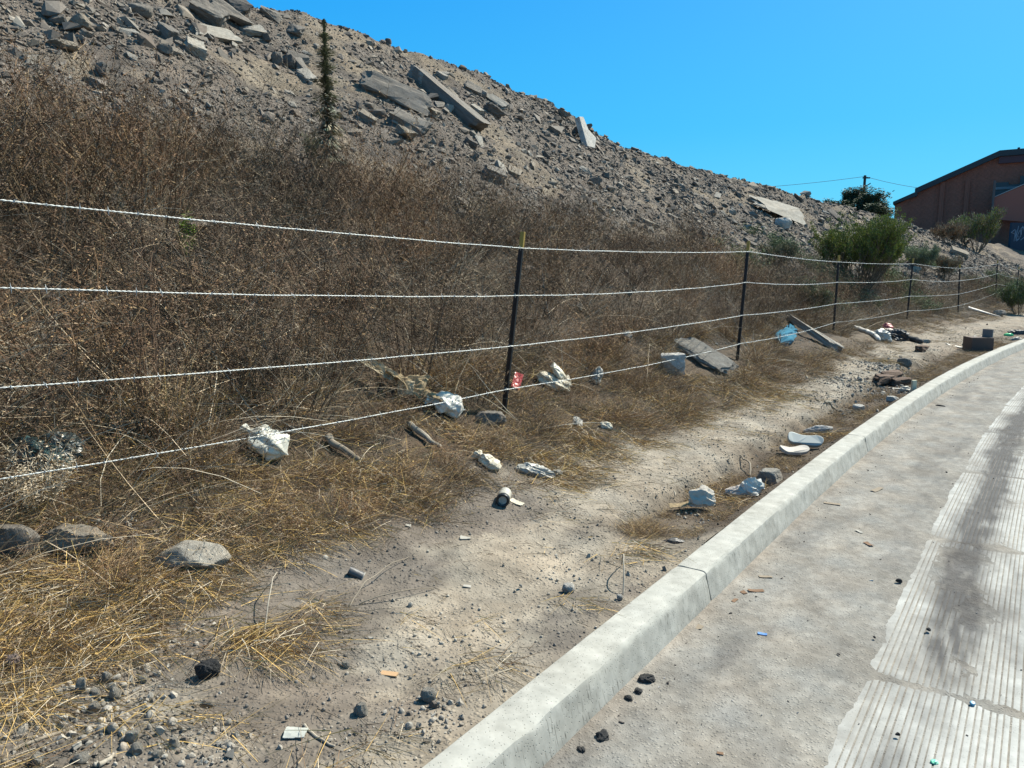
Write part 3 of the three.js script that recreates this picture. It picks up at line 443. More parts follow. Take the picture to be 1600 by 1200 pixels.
lying('rock_slab', 'narrow slanting slab left of the tall green weed', HS, 446, 88, 484, 102, 0.25, 0.18, RM.grey, { lift: 0.4, roll: 0.3 });
lying('rock_slab', 'flat stone lower left of the tall green weed', HS, 468, 112, 492, 130, 0.35, 0.15, RM.conc, { lift: 0.3 });
lying('rock_slab', 'long rim slab along the skyline left of the weed', HS, 404, 18, 440, 36, 0.3, 0.2, RM.grey, { lift: 0.5 });
lying('rock_slab', 'broad pale slab lying on the slope above the white boulder', HS, 1176, 324, 1256, 344, 1.2, 0.45, RM.conc, { lift: 0.4, roll: 0.15 });
lying('rock_slab', 'flat overhanging rock on the skyline left of the white panel', HS, 862, 156, 894, 168, 0.6, 0.3, RM.dark, { lift: 0.7, roll: 0.2 });
lying('rock_slab', 'brown slab lying low on the far slope behind the shrub', HS, 1482, 392, 1512, 404, 0.7, 0.5, RM.tan, { lift: 0.4 });
lying('rock_slab', 'thin dark slab far along the slope above the brown slab', HS, 1488, 366, 1512, 380, 0.5, 0.4, RM.grey, { lift: 0.4 });
lying('rock_slab', 'narrow grey slab low on the slope below the column', HS, 724, 222, 744, 234, 0.2, 0.2, RM.dark, { lift: 0.4 });
lying('rock_slab', 'grey slab in the stones right above the brush edge', HS, 752, 270, 788, 284, 0.35, 0.25, RM.grey, { lift: 0.4 });
lying('rock_slab', 'tan slab left below the overhanging slab', HS, 556, 178, 586, 196, 0.25, 0.2, RM.tan, { lift: 0.35 });
lying('rock_slab', 'tan lump left of the sloping flat block', HS, 620, 205, 640, 222, 0.3, 0.3, RM.tan, { lift: 0.3, flat: 0 });
boulder('boulder', 'rounded boulder near the top left corner, right of its pair', 124, 46, 32, 20, RM.tan, {}); boulder('boulder', 'rounded boulder near the top left corner, left of its pair', 90, 40, 28, 14, RM.grey);
boulder('boulder', 'flat tan boulder casting shade on the upper left slope', 94, 76, 46, 12, RM.tan); boulder('boulder', 'lone rounded stone at the brush edge in upper left', 160, 118, 22, 18, RM.grey);
boulder('boulder', 'dark stone under the skyline near the top left', 216, 26, 40, 20, RM.grey); boulder('boulder', 'white boulder on the slope behind the third fence post', 1225, 358, 30, 16, RM.white, { planes: 16 });
boulder('boulder', 'knob of rock breaking the skyline above the column', 606, 70, 11, 9, RM.dark); boulder('boulder', 'dark knob of rock on the skyline above the brush', 1047, 245, 12, 10, RM.dark);
boulder('boulder', 'pair of stones beside the sunlit flat block, the lower', 255, 84, 26, 14, RM.grey); boulder('boulder', 'round grey stone cluster left of the tall weed', 432, 100, 20, 18, RM.grey); boulder('boulder', 'second round stone left of the tall weed', 452, 106, 20, 18, RM.dark);
{ // the white broken panel on the ridge
  const s = spot(918, 229), k = s.m, sh = new THREE.Shape(); [[-9, 0], [-11, 46], [-2, 48], [2, 29], [15, 18], [6, 0]].forEach(([x, y], i) => i ? sh.lineTo(x * 1.5 * k, y * k) : sh.moveTo(x * 1.5 * k, y * k));
  const g = new THREE.ExtrudeGeometry(sh, { depth: 0.12, bevelEnabled: true, bevelSize: 0.01, bevelThickness: 0.01, bevelSegments: 1 }); const m = one('concrete_panel', g, RM.white, 'white broken concrete panel standing upright on the ridge', 'panel'); m.position.copy(s.p); m.position.y -= 0.06; m.rotation.set(-0.3, 0.95, 0.0, 'YXZ');
}
{ // middling stones spread over the slope, alike one another
  const r = rng(77), geos = [1, 2, 3, 4, 5].map(k => roughen(hullGeo(700 + k, 13, k % 3 ? 0.5 : 0), 0.1, 1.5, k, 2)), mats = [RM.grey, RM.tan, RM.conc, RM.dark, RM.grey]; let n = 0, tries = 0;
  while (n < 190 && tries++ < 4000) {
    const u = -4 + 40 * Math.pow(r(), 1.3), q = 4.6 + 6.2 * r(); if (q < grassTop(u) + 0.1) continue; if (fbm(u * 0.8, q * 0.8, 57, 3) < -0.05 + 0.3 * (r() - 0.5)) continue;
    const s = 0.045 + 0.10 * Math.pow(r(), 2.2) * (1 + 0.03 * u), k = Math.floor(r() * 5), [x, d] = plan(u, q), m = one('stone', geos[k], mats[Math.floor(r() * 5)], 'middling broken stone lying loose on the rubble slope', 'stone', 'loose stones on the rubble slope'); n++;
    m.position.set(x, land(u, q) + s * 0.1, -d); m.quaternion.setFromUnitVectors(UPV, normalAt(x, d, 0.3)).multiply(new THREE.Quaternion().setFromEuler(EU.set(0.5 * (r() - 0.5), r() * 6.28, 0.5 * (r() - 0.5)))); m.scale.set(s * (1.1 + 0.9 * r()), s * (0.4 + 0.35 * r()), s * (0.8 + 0.3 * r()));
  }
}
boulder('boulder', 'large pale boulder lying in straw left of the path', 290, 890, 116, 40, RM.pale, { planes: 22, seed: 642, deep: 0.55, rough: 0.05, flat: 0 });
boulder('boulder', 'grey rock at the left edge under the brush', 20, 868, 70, 48, RM.grey, { deep: 0.6 }); boulder('boulder', 'low earthy rock ledge right of the rock at the left edge', 110, 868, 130, 40, RM.tan, { deep: 0.4, rough: 0.15 });
boulder('boulder', 'pinkish fist sized stone near the lower left edge', 17, 1046, 24, 22, RM.pink); boulder('boulder', 'sooty black lump on the soil below the large pale boulder', 324, 1060, 38, 24, RM.soot, { rough: 0.2 });
boulder('boulder', 'small dark lump right under the large pale boulder', 284, 956, 20, 16, RM.dark, { rough: 0.2 });
boulder('boulder', 'grey stone on the dirt above the gravel near the kerb', 669, 1096, 26, 20, RM.conc); boulder('boulder', 'grey stone left on the dirt near the bottom', 564, 1118, 22, 20, RM.conc); boulder('boulder', 'small grey stone left of the wood flake', 540, 1044, 12, 10, RM.conc);
boulder('boulder', 'grey stone at the foot of the nearest full fence post', 768, 664, 50, 20, RM.grey, { deep: 0.6 });
boulder('boulder', 'rounded rock against the kerb beyond the plastic sheet', 1203, 756, 44, 24, RM.conc); boulder('boulder', 'dark grey wedge stone beyond the brown bricks', 1415, 573, 22, 13, RM.grey, { planes: 7, seed: 651 });
boulder('boulder', 'white flat stone lying by the kerb', 1342, 641, 20, 9, RM.white); boulder('boulder', 'white flat stone close against the kerb beyond its twin', 1395, 627, 20, 9, RM.white); boulder('boulder', 'grey rock far off beside the white strip board', 1563, 494, 20, 9, RM.grey);
boulder('boulder', 'pale stone between the bricks and the dark rubbish heap', 1448, 536, 12, 6, RM.conc); boulder('boulder', 'small white stone in the straw by the kerb', 968, 938, 10, 9, RM.white); boulder('boulder', 'small white stone on the dirt by the kerb', 888, 926, 20, 14, RM.white);
[[180, 1092, 18, 16], [166, 1066, 16, 16], [126, 1082, 16, 22], [150, 1092, 14, 14], [205, 1160, 22, 18], [212, 1178, 22, 16], [55, 1196, 26, 16], [125, 1192, 26, 14], [146, 1112, 18, 14], [246, 1184, 16, 12], [270, 1168, 16, 14], [222, 1068, 14, 12]].forEach(([x, y, w, h], i) => boulder('cobble', 'rounded grey cobble in the gravel at lower left', x, y, w, h, i % 3 ? RM.conc : RM.pale, { category: 'stone', group: 'cobbles in the gravel at lower left', planes: 18, detail: 3 }));
[[1392, 592, 30, 12, 'topmost'], [1378, 598, 26, 12, 'left'], [1404, 603, 28, 14, 'lowest']].forEach(([x, y, w, h, k]) => { const m = lying('brick', 'broken brown brick by the kerb, ' + k + ' of the three', 'brick', x - w / 2, y, x + w / 2, y - 3, 0.12, 0.12, RM.brown, { planes: 5, lift: 0.35, rough: 0.03 }); });
lying('brick', 'dark brown half brick before the dark rubbish heap', 'brick', 1434, 550, 1446, 548, 0.16, 0.13, RM.brown, { lift: 0.35 });

// ───────────────────────── rubbish
const plastic = (r, g, b, rough = 0.42) => std({ color: C(r, g, b), roughness: rough }), film = (r, g, b) => new THREE.MeshPhysicalMaterial({ color: C(r * 0.95, g * 0.92, b * 0.84), roughness: 0.42, transmission: 0.22, thickness: 0, side: THREE.DoubleSide });
const WHITE = std({ color: C(0.60, 0.57, 0.49), roughness: 0.6, map: rockMap }), CREAM = plastic(0.66, 0.60, 0.46, 0.7), CARD = plastic(0.36, 0.27, 0.15, 0.9), CARDP = plastic(0.55, 0.45, 0.29, 0.9);
// a crumpled bag: creases are real folds
function crumple(seed, sx, sy, sz, amp = 0.5, freq = 1.9, tail = 0) {
  const g = new THREE.SphereGeometry(1, 44, 30), p = g.attributes.position;
  for (let i = 0; i < p.count; i++) { let x = p.getX(i), y = p.getY(i), z = p.getZ(i); const rd = (f, o) => 1 - 2.4 * Math.abs(nz(x * f * 0.55 + seed * 3.1 + o, y * f + 0.3 * x, z * f - 0.4 * x)), k = 1 + amp * (1.1 * nz(x * 1.1 + seed, y * 1.1, z * 1.1) + 0.45 * rd(freq * 0.8, 0) + 0.3 * rd(freq * 1.7, 5) + 0.07 * rd(freq * 4, 9)); const t = tail ? 1 - tail * sst(0.15, 1, x) : 1; p.setXYZ(i, x * k * sx * (1 + tail * 0.5 * sst(0.3, 1, x)), Math.max(-0.45, y * k * t) * sy, z * k * sz * t); }
  const m = mergeVertices(g.deleteAttribute('uv').deleteAttribute('normal'), 1e-5); return toCreasedNormals(m, 0.9);
}
function pouch(seed, len, wid, pinch = 0.85) {       // thin plastic gathered at its ends: folds run lengthwise
  const r = rng(seed), nu = 60, nv = 44, pos = [], idx = []; const ph = [r() * 6, r() * 6, r() * 6];
  for (let j = 0; j <= nv; j++) { const t = j / nv, neck = sst(0, 0.22, t) * (1 - pinch * sst(0.62, 0.84, t)) * (1 + 0.9 * sst(0.86, 1, t)), fold = 0.10 + 0.34 * Math.exp(-(((t - 0.84) / 0.16) ** 2)) + 0.2 * (1 - sst(0, 0.25, t)); for (let i = 0; i < nu; i++) { const a = i / nu * 6.283, R = wid / 2 * Math.max(0.04, neck) * (1 + fold * (0.6 * Math.sin(5 * a + ph[0] + 2 * nz(t * 3, seed)) + 0.5 * Math.sin(9 * a + ph[1] + 3 * nz(t * 4, seed + 3))) + 0.3 * (1 - 2.4 * Math.abs(nz(Math.cos(a) * 1.3 + seed, t * 4, Math.sin(a) * 1.3))) ); const y = Math.sin(a) * R * 0.72; pos.push((t - 0.5) * len, Math.max(y, -0.3 * wid) + 0.08 * wid * nz(t * 4, seed, 2), Math.cos(a) * R); } }
  for (let j = 0; j < nv; j++) for (let i = 0; i < nu; i++) { const a = j * nu + i, b = j * nu + (i + 1) % nu; idx.push(a, b, a + nu, b, b + nu, a + nu); }
  const c = pos.length / 3; pos.push(-len / 2, 0, 0, len / 2, 0, 0); for (let i = 0; i < nu; i++) { idx.push(c, (i + 1) % nu, i, c + 1, nv * nu + i, nv * nu + (i + 1) % nu); }
  const g = new THREE.BufferGeometry(); g.setAttribute('position', new THREE.Float32BufferAttribute(pos, 3)); g.setIndex(idx); return toCreasedNormals(g, 1.25);
}
function bagged(name, label, cat, ax, ay, bx, by, widpx, mat, seed, lift = 0.3, pinch = 0.85) { const A = spot(ax, ay), B = spot(bx, by), w = widpx * (A.m + B.m) / 2, X = B.p.clone().sub(A.p), L = X.length(); X.normalize(); const mid = A.p.clone().lerp(B.p, 0.5); const n = normalAt(mid.x, -mid.z, 0.2); n.addScaledVector(X, -n.dot(X)).normalize(); const m = one(name, pouch(seed, L, w, pinch), mat, label, cat); m.position.copy(mid).addScaledVector(n, w * lift); m.quaternion.setFromRotationMatrix(new THREE.Matrix4().makeBasis(X, n, X.clone().cross(n))); keep(Math.min(ax, bx), Math.min(ay, by) - widpx * 0.4, Math.max(ax, bx), Math.max(ay, by) + widpx * 0.3, Math.max(A.d, B.d)); return m; }
function lay(m, px, py, o = {}) { const s = spot(px, py); keep(px - (o.kw ?? 24), py - (o.kh ?? 26), px + (o.kw ?? 24), py + 6, s.d); m.position.copy(s.p); if (o.lift) m.position.y += o.lift; m.quaternion.setFromUnitVectors(UPV, normalAt(s.x, s.d, 0.15)).multiply(new THREE.Quaternion().setFromEuler(EU.set(o.rx ?? 0, o.ry ?? 0, o.rz ?? 0))); return m; }
function sack(name, label, cat, px, py, wpx, hpx, mat, o = {}) { const s = spot(px, py), w = wpx * s.m / 2, h = hpx * s.m / 2; return lay(one(name, crumple(o.seed ?? (px + py), w, h, o.deep ? o.deep * w : h * 1.2, o.amp, o.freq, o.tail), mat, label, cat, o.group), px, py, { lift: h * 0.4 + (o.lift ?? 0), ry: o.ry ?? 0, rz: o.rz ?? 0, kw: wpx / 2, kh: hpx }); }
// a sheet with straight creases, of real thickness
function folded(seed, w, l, amp, th, n = 18, edge = 0.06) {
  const r = rng(seed), F = []; for (let i = 0; i < 5; i++) { const a = r() * 6.28; F.push([Math.cos(a) / w, Math.sin(a) / l, r() - 0.5, (r() - 0.4) * amp]); }
  const pos = [], idx = [], m = n + 1; for (const s of [1, -1]) for (let j = 0; j <= n; j++) for (let i = 0; i <= n; i++) { let x = (i / n - 0.5) * w, z = (j / n - 0.5) * l, y = 0; for (const [a, b, c, k] of F) y += k * Math.abs(a * x + b * z - c * 0.5); x *= 1 + edge * nz(z / l * 6, seed); z *= 1 + edge * nz(x / w * 6, seed + 4); y += 0.12 * amp * nz(x / w * 7, z / l * 7, seed); pos.push(x, y + s * th / 2, z); }
  const M = m * m; for (let j = 0; j < n; j++) for (let i = 0; i < n; i++) { const o = j * m + i; idx.push(o, o + m, o + 1, o + 1, o + m, o + m + 1, M + o, M + o + 1, M + o + m, M + o + 1, M + o + m + 1, M + o + m); }
  const rim = (a, b) => idx.push(a, b, M + a, b, M + b, M + a); for (let i = 0; i < n; i++) { rim(i, i + 1); rim(n * m + i + 1, n * m + i); rim((i + 1) * m, i * m); rim(i * m + n, (i + 1) * m + n); }
  const g = new THREE.BufferGeometry(); g.setAttribute('position', new THREE.Float32BufferAttribute(pos, 3)); g.setIndex(idx); g.computeBoundingBox(); g.translate(0, -g.boundingBox.min.y - th, 0); return toCreasedNormals(g, 0.5);
}
function scrap(name, label, cat, px, py, wpx, lpx, mat, o = {}) { const s = spot(px, py), w = wpx * s.m, l = lpx * s.m; return lay(one(name, folded(o.seed ?? (px * 3 + py), w, l, (o.amp ?? 0.3) * Math.min(w, l), o.th ?? 0.004, o.n ?? 18), mat, label, cat, o.group), px, py, { lift: (o.lift ?? 0.004), rx: o.rx, ry: o.ry, rz: o.rz }); }
// a stick or log between two points of the photograph
function rod(name, label, cat, ax, ay, bx, by, rad, mat, o = {}) {
  const A = spot(ax, ay), B = spot(bx, by), n = o.n ?? 14, pts = []; keep(Math.min(ax, bx), Math.min(ay, by) - 8, Math.max(ax, bx), Math.max(ay, by) + 4, Math.max(A.d, B.d)); const side = B.p.clone().sub(A.p).cross(UPV).normalize();
  for (let i = 0; i <= n; i++) { const t = i / n, p = A.p.clone().lerp(B.p, t); const gy = landAt(p.x, -p.z); p.y = lerp(Math.max(gy, p.y), gy, 0.7) + rad * (o.sit ?? 0.7) + (o.arch ?? 0) * Math.sin(Math.PI * t); p.addScaledVector(side, (o.bend ?? 0.15) * rad * 6 * Math.sin(t * 3.1) + rad * 0.7 * nz(t * 5, ax, ay)); pts.push(p); }
  const c = new THREE.CatmullRomCurve3(pts), g = new THREE.TubeGeometry(c, n * 3, rad, 9, false), p = g.attributes.position, nn = g.attributes.normal, rr = 10;
  for (let i = 0; i < p.count; i++) { const t = Math.floor(i / rr) / (n * 3), k = rad * (-(o.taper ?? 0.4) * t + (o.lump ?? 0.16) * nz(t * 4.5, Math.cos((i % 10) * 0.698) * 1.2 + ax, Math.sin((i % 10) * 0.698) * 1.2)), end = t > 0.995 || t < 0.005; const kk = end ? -rad : k; p.setXYZ(i, p.getX(i) + nn.getX(i) * kk, p.getY(i) + nn.getY(i) * kk, p.getZ(i) + nn.getZ(i) * kk); }
  g.computeVertexNormals(); return one(name, g, mat, label, cat, o.group);
}
const WOOD = std({ color: C(0.42, 0.35, 0.26), map: rockMap, roughness: 0.95 }), DRYWOOD = std({ color: C(0.58, 0.51, 0.40), map: rockMap, roughness: 0.95 }), DARKWOOD = std({ color: C(0.20, 0.12, 0.07), roughness: 0.95 });

bagged('plastic_bag', 'white knotted plastic bag lying in the brush under the lowest wire', 'bag', 446, 722, 374, 680, 46, film(0.80, 0.81, 0.76), 3, 0.35);
sack('rubbish_bag', 'dark teal rubbish bag half buried in brush at left', 'bag', 62, 718, 80, 34, plastic(0.035, 0.075, 0.075, 0.28), { seed: 5, amp: 0.5, freq: 3 }); sack('rubbish_bag', 'smaller dark bag with pale folds beside the teal bag', 'bag', 103, 702, 44, 34, plastic(0.11, 0.13, 0.12, 0.3), { seed: 8, amp: 0.5, freq: 3 });
bagged('plastic_bag', 'torn white plastic bag between crushed carton and fence post', 'bag', 722, 650, 660, 630, 36, film(0.80, 0.81, 0.78), 12, 0.35, 0.7);
{ // crushed carton: several torn flaps
  const s = spot(628, 618), t = thing('crushed_carton', 'crushed brown cardboard carton with torn flaps in the brush', 'carton'); lay(t, 628, 618, { lift: 0.05, kw: 64, kh: 50 });
  const w = s.m; const a = part('carton_panel', folded(21, 66 * w, 36 * w, 0.26, 0.004), CARD, t); const b = part('carton_flap', folded(24, 60 * w, 22 * w, 0.20, 0.004), CARDP, t); b.position.set(-44 * w, 0.05, -0.02); b.rotation.set(0.4, -0.4, 0.25); const c = part('carton_flap', folded(27, 52 * w, 20 * w, 0.18, 0.004), CARD, t); c.position.set(40 * w, 0.0, 0.0); c.rotation.set(-0.5, -0.35, -0.3); const d = part('carton_flap', folded(29, 26 * w, 22 * w, 0.06, 0.004), CARDP, t); d.position.set(6 * w, 0.05, 0.05); d.rotation.set(0.9, 0.3, 0.3);
}
rod('rotten_board', 'split rotten stick of pale wood in the brush below the carton', 'stick', 640, 668, 688, 706, 0.024, DRYWOOD, { bend: 0.02, sit: 1.4 }); rod('rotten_board', 'brown curled bark strip left of the rotten stick', 'stick', 512, 690, 560, 728, 0.026, WOOD, { bend: 0.05, sit: 1.4 });
scrap('food_wrapper', 'red wrapper on the grass right of the nearest full post', 'wrapper', 808, 606, 14, 30, plastic(0.55, 0.06, 0.06, 0.35), { amp: 0.5, lift: 0.06, rx: 0.5 });
{ const s = spot(866, 606), t = thing('plastic_sack', 'empty cream woven sack slumped open right of the post', 'sack'); lay(t, 866, 606, { lift: 0.05 }); const k = s.m; const a = part('sack_body', crumple(33, 22 * k, 10 * k, 14 * k, 0.5, 2.6), CREAM, t); const b = part('sack_mouth', pouch(35, 46 * k, 26 * k, 0.4), plastic(0.62, 0.58, 0.45, 0.6), t); b.position.set(4 * k, 10 * k, -0.09); b.rotation.set(0.2, 0.5, -0.6); b.scale.set(1, 0.6, 1); }
sack('paper_scrap', 'grey white crumpled paper right of the cream sack', 'paper', 932, 596, 14, 22, WHITE, { seed: 41, lift: 0.02 }); sack('paper_scrap', 'white crumpled scrap in the brush between the middle wires', 'paper', 980, 532, 14, 10, WHITE, { seed: 43, lift: 0.05 });
scrap('paper_scrap', 'folded white card at the grass edge beside the path', 'paper', 902, 664, 16, 14, WHITE, { amp: 0.8, lift: 0.02, rx: 0.6 }); sack('paper_scrap', 'pale round scrap right of the folded card', 'paper', 948, 668, 16, 10, CREAM, { seed: 47 });
boulder('boulder', 'white blocky stone beside the weathered board', 1050, 584, 40, 30, RM.white, { hull: 1, seed: 660 });
{ // weathered board with lifted edge, on a dark hollow
  keep(1060, 530, 1150, 600, 11); const t = lying('weathered_board', 'weathered grey board propped on the slope above a dark hollow', 'board', 1058, 538, 1144, 588, 0.30, 0.05, rockTone(0.36, 0.335, 0.285), { lift: 2.0, roll: 0.45, seed: 671, amp: 0.18 });
}
bagged('drink_bottle', 'cream crushed plastic bottle lying on the verge', 'bottle', 780, 740, 744, 716, 20, CREAM, 14, 0.35, 0.55);
{ // can lying with its dark open end to the viewer
  const s = spot(786, 790), k = s.m, t = thing('spray_can', 'dusty white can lying with its black end towards the road', 'can'); const R = 10.5 * k, L = 0.15; const body = new THREE.LatheGeometry([[0, -L / 2 + 0.004], [R * 0.72, -L / 2 + 0.004], [R * 0.8, -L / 2], [R * 0.98, -L / 2 + 0.006], [R, L * 0.26], [R * 0.94, L * 0.36], [R * 0.55, L * 0.47], [R * 0.3, L * 0.5], [0, L * 0.5]].map(([x, y]) => new THREE.Vector2(x, y)), 28);
  t.position.copy(s.p); t.position.y += R * 0.92; t.rotation.set(0, -0.12, 0); const dir = V(0.12, 0.06, -1).normalize(); t.quaternion.setFromUnitVectors(UPV, dir); t.position.addScaledVector(dir, L * 0.4);
  const b = part('can_body', body, std({ color: C(0.62, 0.59, 0.50), map: rockMap, roughness: 0.6 }), t); const cap = new THREE.LatheGeometry([[0, 0.012], [R * 0.6, 0.012], [R * 0.7, 0], [R * 0.98, -0.003], [R * 1.03, 0.008], [R * 1.03, 0.03], [R * 1.0, 0.032]].map(([x, y]) => new THREE.Vector2(x, y)), 28); cap.translate(0, -L / 2 - 0.006, 0); part('black_cap', cap, plastic(0.02, 0.02, 0.02, 0.4), t);
}
scrap('plastic_shard', 'curved cream plastic shard right of the white can', 'shard', 807, 786, 24, 12, CREAM, { amp: 0.5, ry: -0.6 });
sack('paper_scrap', 'heap of grey crumpled film at the edge of the path', 'film', 838, 740, 44, 18, film(0.5, 0.5, 0.48), { seed: 61, amp: 0.5, freq: 3 }); boulder('boulder', 'small pale stone right of the grey film', 871, 744, 18, 9, RM.conc);
bagged('plastic_bag', 'blue plastic bag caught in the rubble under the lowest wire', 'bag', 1216, 542, 1234, 520, 22, plastic(0.012, 0.15, 0.24, 1.0), 71, 0.3, 0.6);
lying('pale_log', 'long pale log sloping down past the third fence post', 'log', 1228, 494, 1318, 553, 0.13, 0.13, rockTone(0.62, 0.56, 0.47), { lift: 0.25, amp: 0.2, seed: 684 });
rod('pale_pole', 'short white pole lying left of the dark rubbish heap', 'pole', 1334, 514, 1374, 534, 0.05, std({ color: C(0.72, 0.69, 0.62), roughness: 0.8 }), { bend: 0, taper: 0.1 });
sack('rubbish_heap', 'dark heap of burnt rubbish under the fourth post', 'rubbish', 1398, 530, 30, 18, plastic(0.03, 0.03, 0.033, 0.5), { seed: 81, amp: 0.7, freq: 3 }); sack('rubbish_bag', 'grey film bag left of the burnt rubbish', 'bag', 1378, 530, 24, 20, film(0.5, 0.52, 0.52), { seed: 83, amp: 0.5 }); sack('rubbish_heap', 'red and white scrap on top of the burnt rubbish', 'rubbish', 1386, 519, 12, 8, plastic(0.55, 0.12, 0.12), { seed: 85, amp: 0.5, lift: 0.1 });
rod('charred_plank', 'charred plank sticking right from the burnt rubbish', 'plank', 1412, 528, 1440, 538, 0.07, plastic(0.05, 0.05, 0.05, 0.8), { bend: 0 });
{ // discarded cabinet: a dark open box with a tall back board
  const s = spot(1534, 550), k = s.m, t = thing('wooden_box', 'dark discarded wooden box with a taller grey back board by the kerb', 'box'); t.position.copy(s.p); t.position.y -= 0.01; t.rotation.y = -0.18; const w = 31 * k, h = 23 * k, d = 0.42, th = 0.022, bm = std({ color: C(0.10, 0.065, 0.05), roughness: 0.8 }), gm = std({ color: C(0.20, 0.19, 0.18), roughness: 0.8 });
  const bx = (n, a, b, c, x, y, z, m) => part(n, new THREE.BoxGeometry(a, b, c), m, t).position.set(x, y, z);
  bx('front_panel', w, h, th, 0, h / 2, 0, bm); bx('side_panel', th, h - 0.004, d, -w / 2 + th / 2 + 0.002, h / 2, -d / 2 - th / 2, bm); bx('side_panel', th, h - 0.004, d, w / 2 - th / 2 - 0.002, h / 2, -d / 2 - th / 2, bm); bx('top_panel', w - 0.05, th, d, 0, h - th / 2 - 0.006, -d / 2 - th / 2, bm); const bb = part('back_board', new THREE.BoxGeometry(w * 0.5, h * 1.55, 0.03), gm, t); bb.position.set(w * 0.46, h * 0.76, -0.25); bb.rotation.y = -0.9;
}
{ const s = spot(1518, 546), k = s.m, t = thing('snack_bag', 'red, white and black printed bag before the wooden box', 'bag'); lay(t, 1518, 546, { lift: 0.07 }); part('red_side', crumple(91, 8 * k, 8 * k, 0.07, 0.35, 2), plastic(0.72, 0.06, 0.10, 0.35), t).position.set(5 * k, 0.05, 0); part('white_side', crumple(93, 5 * k, 8 * k, 0.06, 0.3, 2), WHITE, t).position.set(1 * k, 0.10, 0.03); part('dark_side', crumple(95, 8 * k, 4 * k, 0.08, 0.3, 2), plastic(0.03, 0.09, 0.08, 0.4), t).position.set(-5 * k, 0, 0.02); }
scrap('white_board', 'white board lying flat left of the printed bag', 'board', 1494, 541, 32, 7, WHITE, { amp: 0.05, th: 0.02, ry: 0.1 }); scrap('white_board', 'long white strip board leaning down the far slope', 'board', 1538, 490, 46, 12, plastic(0.75, 0.70, 0.64, 0.8), { amp: 0.1, th: 0.03, ry: -0.5, rz: -0.1, lift: 0.05 });
sack('plastic_bottle', 'bright green plastic bottle beyond the wooden box', 'bottle', 1576, 525, 14, 6, plastic(0.05, 0.55, 0.18, 0.3), { seed: 97, amp: 0.15 }); sack('rubbish_heap', 'dark scrap between green bottle and kerb', 'rubbish', 1590, 522, 20, 8, plastic(0.08, 0.075, 0.07, 0.6), { seed: 98, amp: 0.5 }); sack('paper_scrap', 'white scrap by the kerb beyond the wooden box', 'paper', 1588, 531, 14, 5, WHITE, { seed: 99, amp: 0.4 });
// by the kerb
{ // two soles of cast-off shoes
  const foot = new THREE.Shape(); [[-0.5, 0], [-0.48, 0.14], [-0.36, 0.19], [-0.1, 0.14], [0.14, 0.17], [0.36, 0.2], [0.49, 0.12], [0.5, -0.02], [0.4, -0.15], [0.12, -0.15], [-0.15, -0.11], [-0.38, -0.17], [-0.48, -0.12]].forEach(([x, y], i, L) => { const n = L[(i + 1) % L.length], mx = (x + n[0]) / 2, my = (y + n[1]) / 2; if (!i) foot.moveTo((L[L.length - 1][0] + x) / 2, (L[L.length - 1][1] + y) / 2); foot.quadraticCurveTo(x, y, mx, my); });
  const sole = (len, th) => { const g = new THREE.ExtrudeGeometry(foot, { depth: th / len, bevelEnabled: true, bevelSize: 0.02, bevelThickness: 0.02, bevelSegments: 3, curveSegments: 6 }); g.scale(len, len, len); const p = g.attributes.position; for (let i = 0; i < p.count; i++) p.setZ(i, p.getZ(i) + 0.35 * len * (p.getX(i) / len) ** 2); g.computeVertexNormals(); g.rotateX(-Math.PI / 2); return g; };
  const a = one('shoe_sole', sole(0.29, 0.03), plastic(0.44, 0.47, 0.44, 0.6), 'pale blue grey shoe sole tipped up on its edge by the kerb', 'sole'); lay(a, 1256, 701, { lift: 0.06, rx: 0.75, ry: -0.35, rz: -0.2 });
  const b = one('shoe_sole', sole(0.27, 0.02), plastic(0.50, 0.46, 0.40, 0.8), 'grey brown shoe sole lying flat before the tipped one', 'sole'); lay(b, 1240, 712, { lift: 0.03, rx: 0.35, ry: 0.3 });
}
sack('cloth_roll', 'grey furry roll of cloth with a white stick by the kerb', 'cloth', 1278, 674, 38, 12, plastic(0.34, 0.33, 0.31, 0.95), { seed: 105, amp: 0.25, freq: 4, rz: 0.1 });
{ const t = thing('paper_bag', 'torn white and brown paper bag in the ditch by the path', 'bag'); const s = spot(1090, 796), k = s.m; lay(t, 1090, 796, { lift: 0.02 }); const a = part('bag_body', crumple(111, 18 * k, 17 * k, 10 * k, 0.45, 2.2), plastic(0.58, 0.52, 0.43, 0.85), t); a.position.set(6 * k, 10 * k, 0); const b = part('bag_flap', folded(113, 40 * k, 16 * k, 0.05, 0.003), CARD, t); b.position.set(-24 * k, 2 * k, 0); b.rotation.z = 0.15; }
{ const t = thing('plastic_sheet', 'clear crumpled plastic sheet against the kerb', 'plastic'); const s = spot(1166, 778), k = s.m; lay(t, 1166, 778, { lift: 0.02 }); part('clear_part', crumple(117, 13 * k, 15 * k, 10 * k, 0.55, 2.8), film(0.82, 0.83, 0.82), t).position.set(10 * k, 8 * k, 0); part('brown_part', crumple(119, 17 * k, 9 * k, 9 * k, 0.4, 2.4), plastic(0.48, 0.42, 0.36, 0.7), t).position.set(-10 * k, 5 * k, 0); }
sack('rubbish_bag', 'small black scrap in the ditch before the paper bag', 'scrap', 1052, 848, 26, 9, plastic(0.05, 0.05, 0.05, 0.5), { seed: 121, amp: 0.4 });
